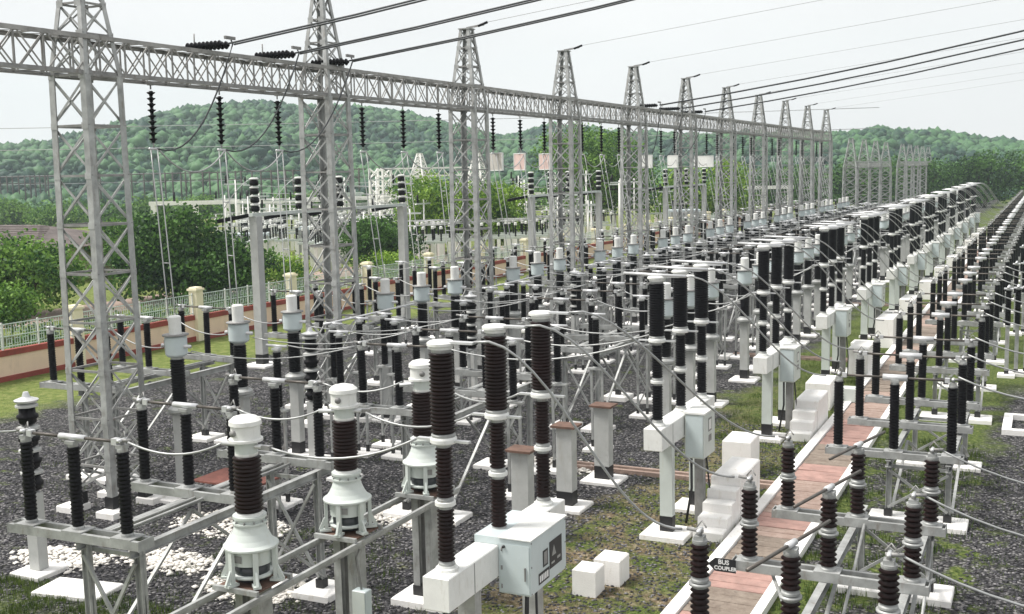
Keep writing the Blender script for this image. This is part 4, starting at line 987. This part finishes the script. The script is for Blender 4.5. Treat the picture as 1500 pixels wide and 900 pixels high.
tree((*at(-8,500)[:2],0),2.9,2.3,'dense green tree cut by the left edge',M['leafm'],5000,.15,group='trees beyond the boundary wall',low=.2)
tree((*at(258,440)[:2],0),6.0,4.6,'large dark tree directly behind the railing between the first two towers',M['leafd'],14000,.22,low=.10,group='trees beyond the boundary wall',lobes=16)
tree((*at(322,440)[:2],0),4.3,3.4,'dark tree crowding against the larger one on its right side',M['leafd'],9000,.22,low=.06,group='trees beyond the boundary wall',lobes=12)
tree((*at(215,405)[:2],0),5.0,4.5,'lighter green tree behind the large dark tree',M['leafm'],10000,.24,low=.2,group='trees beyond the boundary wall')
tree((*at(405,425)[:2],0),2.6,2.6,'yellow-green bush under the switchyard clutter behind the wall',M['leafb'],5000,.15,False,low=0,group='bushes beyond the wall',name='bush')
tree((*at(552,402)[:2],0),4.6,3.6,'round dark tree right of the second gantry tower',M['leafd'],9000,.2,low=.1,group='trees beyond the boundary wall',lobes=11)
tree((*at(590,412)[:2],0),1.9,3.0,'low light green bush along the wall right of the second tower',M['leafb'],4500,.16,False,low=0,group='bushes beyond the wall',name='bush')
tree((*at(642,372)[:2],0),8.0,5.2,'bright green leafy tree left of the third gantry tower',M['leafb'],12000,.24,low=.12,group='trees beyond the boundary wall',lobes=12)
tree((*at(728,372)[:2],0),7.0,4.8,'bright yellow-green tree right of the third gantry tower',M['leafb'],12000,.24,low=.12,group='trees beyond the boundary wall',lobes=12)
tree((-51,130,0),14,8.0,'tall green tree behind the fourth and fifth gantry towers',M['leafm'],15000,.3,low=.15,group='trees beyond the boundary wall',lobes=14)
tree((-45,146,0),8,4.2,'bright round tree between the fifth and sixth gantry towers',M['leafb'],7000,.3,low=.1,group='trees beyond the boundary wall')
tree((-40,150,0),9,5,'small bright tree right of the sixth gantry tower',M['leafb'],7000,.3,low=.1,group='trees beyond the boundary wall')
for i in range(16):
    x=-52+i*5.2; y=214+rng.uniform(-10,26)+max(0,x+5)*1.2
    tree((x,y,0),rng.uniform(7,11),rng.uniform(5,7.5),f'dark tree in the belt at the far end of the yard, {ORD[i]} from the left'.replace('nearest','first'),M['leafd'],4200,.42,low=.05,group='tree belt at the far end')
for i in range(18):
    a=-1.02+i*.037; r=rng.uniform(195,245)
    tree((math.sin(a)*r,math.cos(a)*r,0),rng.uniform(2.5,4.5),rng.uniform(4,6.5),f'green tree in the scrub at the hill foot, {ORD[i]} from the left'.replace('nearest','first'),M['leafm'] if i%3 else M['leafd'],3000,.42,low=.05,group='trees at the foot of the hills')

# dark poles at the foot of the hill
for i,px in enumerate((4,14,22,31,40,48,55,62,70,74,86,92,150,188,196,214,228,238,245,256,268,275,282,300,310,322,336,348,356,372,385,400,410,421,432,528)):
    a=at(px,318); q=1.15; x,y=a[0]*q,a[1]*q
    t=thing('dark_pole','slim dark pole of the old line at the hill foot','pole',(x,y,0),0,'dark poles at the hill foot'); hz_=8+ (318-262)/318*0+ 0.0
    m_=MB(); m_.tube([(0,0,0),(0,0,9.5)],.19,'pole',6); ob('shaft',m_,t); m_=MB(); m_.box(-1.9,1.9,-.12,.12,9.1,9.35,'pole'); m_.box(-1.5,1.5,-.1,.1,7.4,7.6,'pole'); ob('crossarm',m_,t)
for i,z in enumerate((9.45,7.2)):
    a=at(-60,318); b=at(470,310); wire('distant_line',[(a[0]*1.15,a[1]*1.15,z),(b[0]*1.15,b[1]*1.15,z)],.05,'earthw',['upper faint wire along the dark poles','lower faint wire along the dark poles'][i],'overhead line','wires along the dark poles',4)

# ------------------------------------------------------------------ house left
h=thing('house','low cream house with brown tiled hip roof behind the trees at left','house',(-80.5,66,0),.10)
m_=MB(); m_.box(-11,9.5,-6,6,0,2.75,'cream'); ob('wall',m_,h)
m_=MB(); m_.add([(-12,-7.2,2.75),(10.8,-7.2,2.75),(10.8,7.2,2.75),(-12,7.2,2.75),(-6,0,4.4),(5,0,4.4)],[(0,1,5,4),(1,2,5),(2,3,4,5),(3,0,4),(3,2,1,0)],'roof')
for i in range(14): y=-7.0+i*.5; z=2.78+(y+7.2)*.228; m_.bar((-11.8+.8*i*.42,y,z),(10.6-.75*i*.42,y,z),.06,.06,'roof')
ob('roof',m_,h)
for x in (-8,-3,2,): 
    w_=MB(); w_.box(x-.7,x+.7,-6.04,-6.0,1.0,2.3,'glass'); wi=ob('window',w_,h); w_=MB(); w_.box(x-.8,x+.8,-6.08,-6.042,.9,1.0,'white'); w_.box(x-.8,x+.8,-6.08,-6.042,2.3,2.4,'white'); ob('window_frame',w_,wi)
w_=MB(); w_.box(6.2,7.6,-6.06,-6.0,0,2.5,'maroon'); ob('door',w_,h)
w_=MB(); w_.box(8.6,9.6,-6.6,-6.05,0,2.75,'cream'); ob('porch_pillar',w_,h)

# ------------------------------------------------------------------ second switchyard beyond the wall
bt=make_tower('far_gantry_tower',7.6,0,10.6,2.2,2.0,.6,6,3,'x','lime',.24,.10,False,False)
c1=at(560,346)[:2]; c2=at(618,344)[:2]; c3=at(692,342)[:2]
col=thing('lattice_column','flat-topped pale lattice column at the left end of the far gantry','lattice column',(c1[0],c1[1],0))
for s in (-1,1):
    for q in (-1,1): m_=MB(); m_.box(s*1.0-.12,s*1.0+.12,q*1.0-.12,q*1.0+.12,0,8.8,'lime'); ob('leg',m_,col)
for i in range(7):
    for s in (-1,1):
        for d in (0,1):
            z0,z1=i*1.25,(i+1)*1.25
            m_=MB(); m_.bar((-1,s,z0 if d else z1),(1,s,z1 if d else z0),.09,.09,'lime'); ob('brace',m_,col)
            m_=MB(); m_.bar((s,-1,z0 if d else z1),(s,1,z1 if d else z0),.09,.09,'lime'); ob('brace',m_,col)
bt.location=(c2[0],c2[1],0); bt['label']='pale peaked lattice tower in the middle of the far gantry'; bt['group']='towers of the far gantry'
flat(bt,'far_gantry_tower',(c3[0]+1,c3[1],0),'pale peaked lattice tower of the far gantry seen through the third near tower','towers of the far gantry')
def latbeam(a,b,z,lab):
    t=thing('far_gantry_beam',lab,'gantry beam',(0,0,0),0,'beams of the far gantry'); a=Vector((*a,z)); b=Vector((*b,z)); n=9
    for dz in (0,1.0): m_=MB(); m_.bar(a+Vector((0,0,dz)),b+Vector((0,0,dz)),.2,.2,'lime'); ob('chord',m_,t)
    for i in range(n):
        p,q=a.lerp(b,i/n),a.lerp(b,(i+1)/n); m_=MB(); m_.bar(p+Vector((0,0,0 if i%2 else 1)),q+Vector((0,0,1 if i%2 else 0)),.12,.12,'lime'); ob('brace',m_,t)
latbeam(c1,c2,7.7,'pale lattice beam joining the flat column to the peaked tower'); latbeam(c2,c3,7.7,'pale lattice beam right of the peaked tower')
for i,(px,py,L,ang) in enumerate(((320,352,16,.5),(425,348,16,.5),(520,343,13,.5),(620,338,14,.5),(735,338,14,.5),(960,330,12,.5),(1100,322,12,.5))):
    x,y,_=at(px,py); t=thing('concrete_portal',f'pale concrete portal in the far switchyard, {["leftmost","second","third","fourth","fifth","sixth","rightmost"][i]}','portal',(x,y,0),ang,'concrete portals in the far switchyard')
    for j in range(4): m_=MB(); m_.box(-L/2+j*L/3-.3,-L/2+j*L/3+.3,-.3,.3,0,4.6,'lime'); ob('post',m_,t)
    m_=MB(); m_.box(-L/2-.5,L/2+.5,-.3,.3,4.6,5.1,'lime'); ob('beam',m_,t)
    m_=MB(); m_.tube([(-L/3,0,5.1),(-L/3,0,6.3)],.16,'porcb',8); ob('insulator',m_,t); m_=MB(); m_.tube([(L/4,0,5.1),(L/4,0,6.3)],.16,'porcb',8); ob('insulator',m_,t)
x,y,_=at(700,348); 
t=thing('control_building','small white flat-roofed building in the far switchyard left of the bright tree','building',(*at(675,330)[:2],0),.5); m_=MB(); m_.box(-7,7,-4,4,0,2.9,'lime'); ob('wall',m_,t); m_=MB(); m_.box(-7.6,7.6,-4.6,4.6,2.9,3.3,'lime'); ob('roof',m_,t)
for i in range(4): m_=MB(); m_.box(-5.8+i*3.2,-4.4+i*3.2,-4.04,-4.,1,2.2,'glass'); ob('window',m_,t)
# rows of apparatus in the far yard: posts with short insulators and transformer tanks
fu=thing('far_apparatus','x','switchgear'); m_=MB()
for x in (-1.5,0,1.5): m_.box(x-.16,x+.16,-.14,.14,0,2.1,'lime'); 
ob('post',m_,fu); m_=MB(); m_.box(-2.0,2.0,-.15,.15,2.1,2.3,'pale'); ob('beam',m_,fu)
for x in (-1.5,0,1.5): m_=MB(); m_.lathe(shed_profile(2.3,3.3,.10,7),'porcb',(x,0),8); m_.lathe([(.14,3.3),(.14,3.5),(.08,3.55)],'white',(x,0),8); ob('insulator',m_,fu)
m_=MB(); m_.tube([(-2.3,0,3.6),(2.3,0,3.65)],.03,'wire',5); ob('bus_tube',m_,fu)
ffu=[True]; cnt=0
for i in range(190):
    px=rng.uniform(335,1190) if i%3 else rng.uniform(340,600); py=rng.uniform(338,396)-max(0,px-700)*.085
    x,y,_=at(px,py)
    if x>-42 or y>215: continue
    if any(math.hypot(x-a_,y-b_)<4.5 for a_,b_ in ((-53.6,84),(-57,103),(-54.5,111),(-51,130),(-45,146),(-40,150))): continue
    place(fu,ffu,0 if ffu[0] else 99,(x,y,0),'row of small posts with dark insulators in the far switchyard','row of small posts with dark insulators in the far switchyard','rows of apparatus in the far switchyard',rz=.5+ (PI/2 if i%3==0 else 0))
for i,(px,py,s) in enumerate(((590,368,1.),(612,365,1.1),(470,378,1.2),(372,380,1.),(1000,345,1.2))):
    x,y,_=at(px,py)
    t=thing('power_transformer',['grey finned transformer behind the wall left of the bright tree','second grey finned transformer left of the bright tree','grey transformer seen through the second gantry tower','grey transformer behind the tall concrete pillar','grey transformer behind the sixth gantry tower'][i],'transformer',(x,y,0),.5,'grey transformers in the far switchyard')
    m_=MB(); m_.box(-1.6*s,1.6*s,-1*s,1*s,.4,2.6*s,'blue',.05); ob('tank',m_,t)
    for j in range(7): m_=MB(); m_.box((-1.5+j*.48)*s,(-1.25+j*.48)*s,-1.7*s,-1.05*s,.6,2.4*s,'galv'); ob('radiator',m_,t)
    for j in range(3): m_=MB(); m_.lathe(shed_profile(2.6*s,3.5*s,.14,5),'porcb',((-1+j)*s,0),8); ob('bushing',m_,t)

for i in range(70):
    px=rng.uniform(330,1000); py=rng.uniform(335,385)-max(0,px-700)*.08
    x,y,_=at(px,py)
    t=thing('switchyard_mast','thin pale mast in the clutter of the far switchyard','mast',(x,y,0),rng.uniform(0,1.5),'thin masts in the far switchyard'); hh=rng.uniform(4.5,8)
    m_=MB(); m_.tube([(0,0,0),(0,0,hh)],[.13,.07],'lime',5); ob('shaft',m_,t); m_=MB(); m_.box(-1.1,1.1,-.05,.05,hh-.5,hh-.35,'pale'); ob('crossarm',m_,t); m_=MB(); m_.tube([(-.9,0,hh-.35),(-.9,0,hh+.45)],.1,'porcb',6); ob('insulator',m_,t)
for i in range(16):
    a=at(rng.uniform(330,520),rng.uniform(335,365)); b=at(rng.uniform(560,980),rng.uniform(330,345)); z=rng.uniform(3.8,7.5)
    wire('yard_wire',sag((a[0],a[1],z),(b[0],b[1],z+.3),.7,8),.03,'earthw','thin slack wire across the far switchyard','cable','thin wires of the far switchyard',4)
# ------------------------------------------------------------------ loose stones and grass blades near the camera
def gz(n,x0,x1,y0,y1): return np.stack([rng.uniform(x0,x1,n),rng.uniform(y0,y1,n),np.zeros(n)],-1)
P=np.concatenate([gz(30000,-27,-9.3,14,34),gz(6000,-1.3,3.5,17,32),gz(6000,-9.6,-6.1,16,34)]); n=len(P); P[:,2]=rng.uniform(-.01,.015,n)
S=np.stack([rng.uniform(.02,.055,n),rng.uniform(.02,.055,n),rng.uniform(.015,.035,n)],-1)
ms=bpy.data.materials.new('loose_gravel'); ms.use_nodes=True; n_=ms.node_tree.nodes; a_=n_.new('ShaderNodeAttribute'); a_.attribute_name='tone'; r_=n_.new('ShaderNodeValToRGB')
r_.color_ramp.elements[0].color=(.022,.022,.026,1); r_.color_ramp.elements[1].color=(.26,.25,.26,1); e_=r_.color_ramp.elements.new(.75); e_.color=(.075,.073,.085,1)
ms.node_tree.links.new(a_.outputs['Fac'],r_.inputs[0]); ms.node_tree.links.new(r_.outputs[0],n_['Principled BSDF'].inputs['Base Color']); n_['Principled BSDF'].inputs['Roughness'].default_value=.85
ob('gravel',scatter('gravel',octa,P,S,rng.uniform(0,1,n),ms,smooth=False,jit=.2),kind='stuff',label='loose dark gravel stones over the yard')
bl=(np.array([[-.07,0,0],[.07,0,0],[.0,.25,1.]]),np.array([[0,1,2]]))
def inside(n,f): 
    return f
def clumps(nc,x0,x1,y0,y1,per,h,spread):
    c=gz(nc,x0,x1,y0,y1); p=np.repeat(c,per,0); p[:,:2]+=rng.normal(size=(nc*per,2))*spread; return p,rng.uniform(.5,1.2,nc*per)*h
parts=[clumps(620,-19.5,-9.2,13.0,15.2,30,.11,.10),clumps(160,-16,-9.5,15.2,20,24,.09,.09),clumps(420,-9.6,-6.1,16.5,30,14,.07,.13),clumps(420,-9.2,-6.2,30,48,14,.12,.15),clumps(260,-4.2,-1.4,14,34,26,.15,.13),clumps(260,-26,-12,17,36,16,.10,.14),clumps(120,-1.2,2.5,17,36,16,.10,.13)]
parts+=[clumps(90,-6.25,-6.02,15,60,14,.12,.05),clumps(90,-4.30,-4.1,15,50,14,.12,.05)]
P=np.concatenate([p for p,_ in parts]); S=np.concatenate([s for _,s in parts])
ob('grass',scatter('grass',bl,P,S,rng.uniform(.1,1,len(P)),M['blade_g'],smooth=False),kind='stuff',label='tufts of green grass growing through the gravel')

# ------------------------------------------------------------------ haze over the distance
hm=bpy.data.materials.new('haze'); hm.use_nodes=True; hn=hm.node_tree.nodes; hn.clear(); ho=hn.new('ShaderNodeOutputMaterial'); hv=hn.new('ShaderNodeVolumePrincipled')
hv.inputs['Color'].default_value=(.78,.93,.97,1); hv.inputs['Density'].default_value=.00038; hv.inputs['Anisotropy'].default_value=.2
hm.node_tree.links.new(hv.outputs[0],ho.inputs['Volume'])
m_=MB(); m_.mats.append('haze'); M['haze']=hm
m_.box(-1150,700,-20,1150,-1,130,'haze'); HZ=ob('haze',m_,kind='stuff',label='pale air haze over the distance')
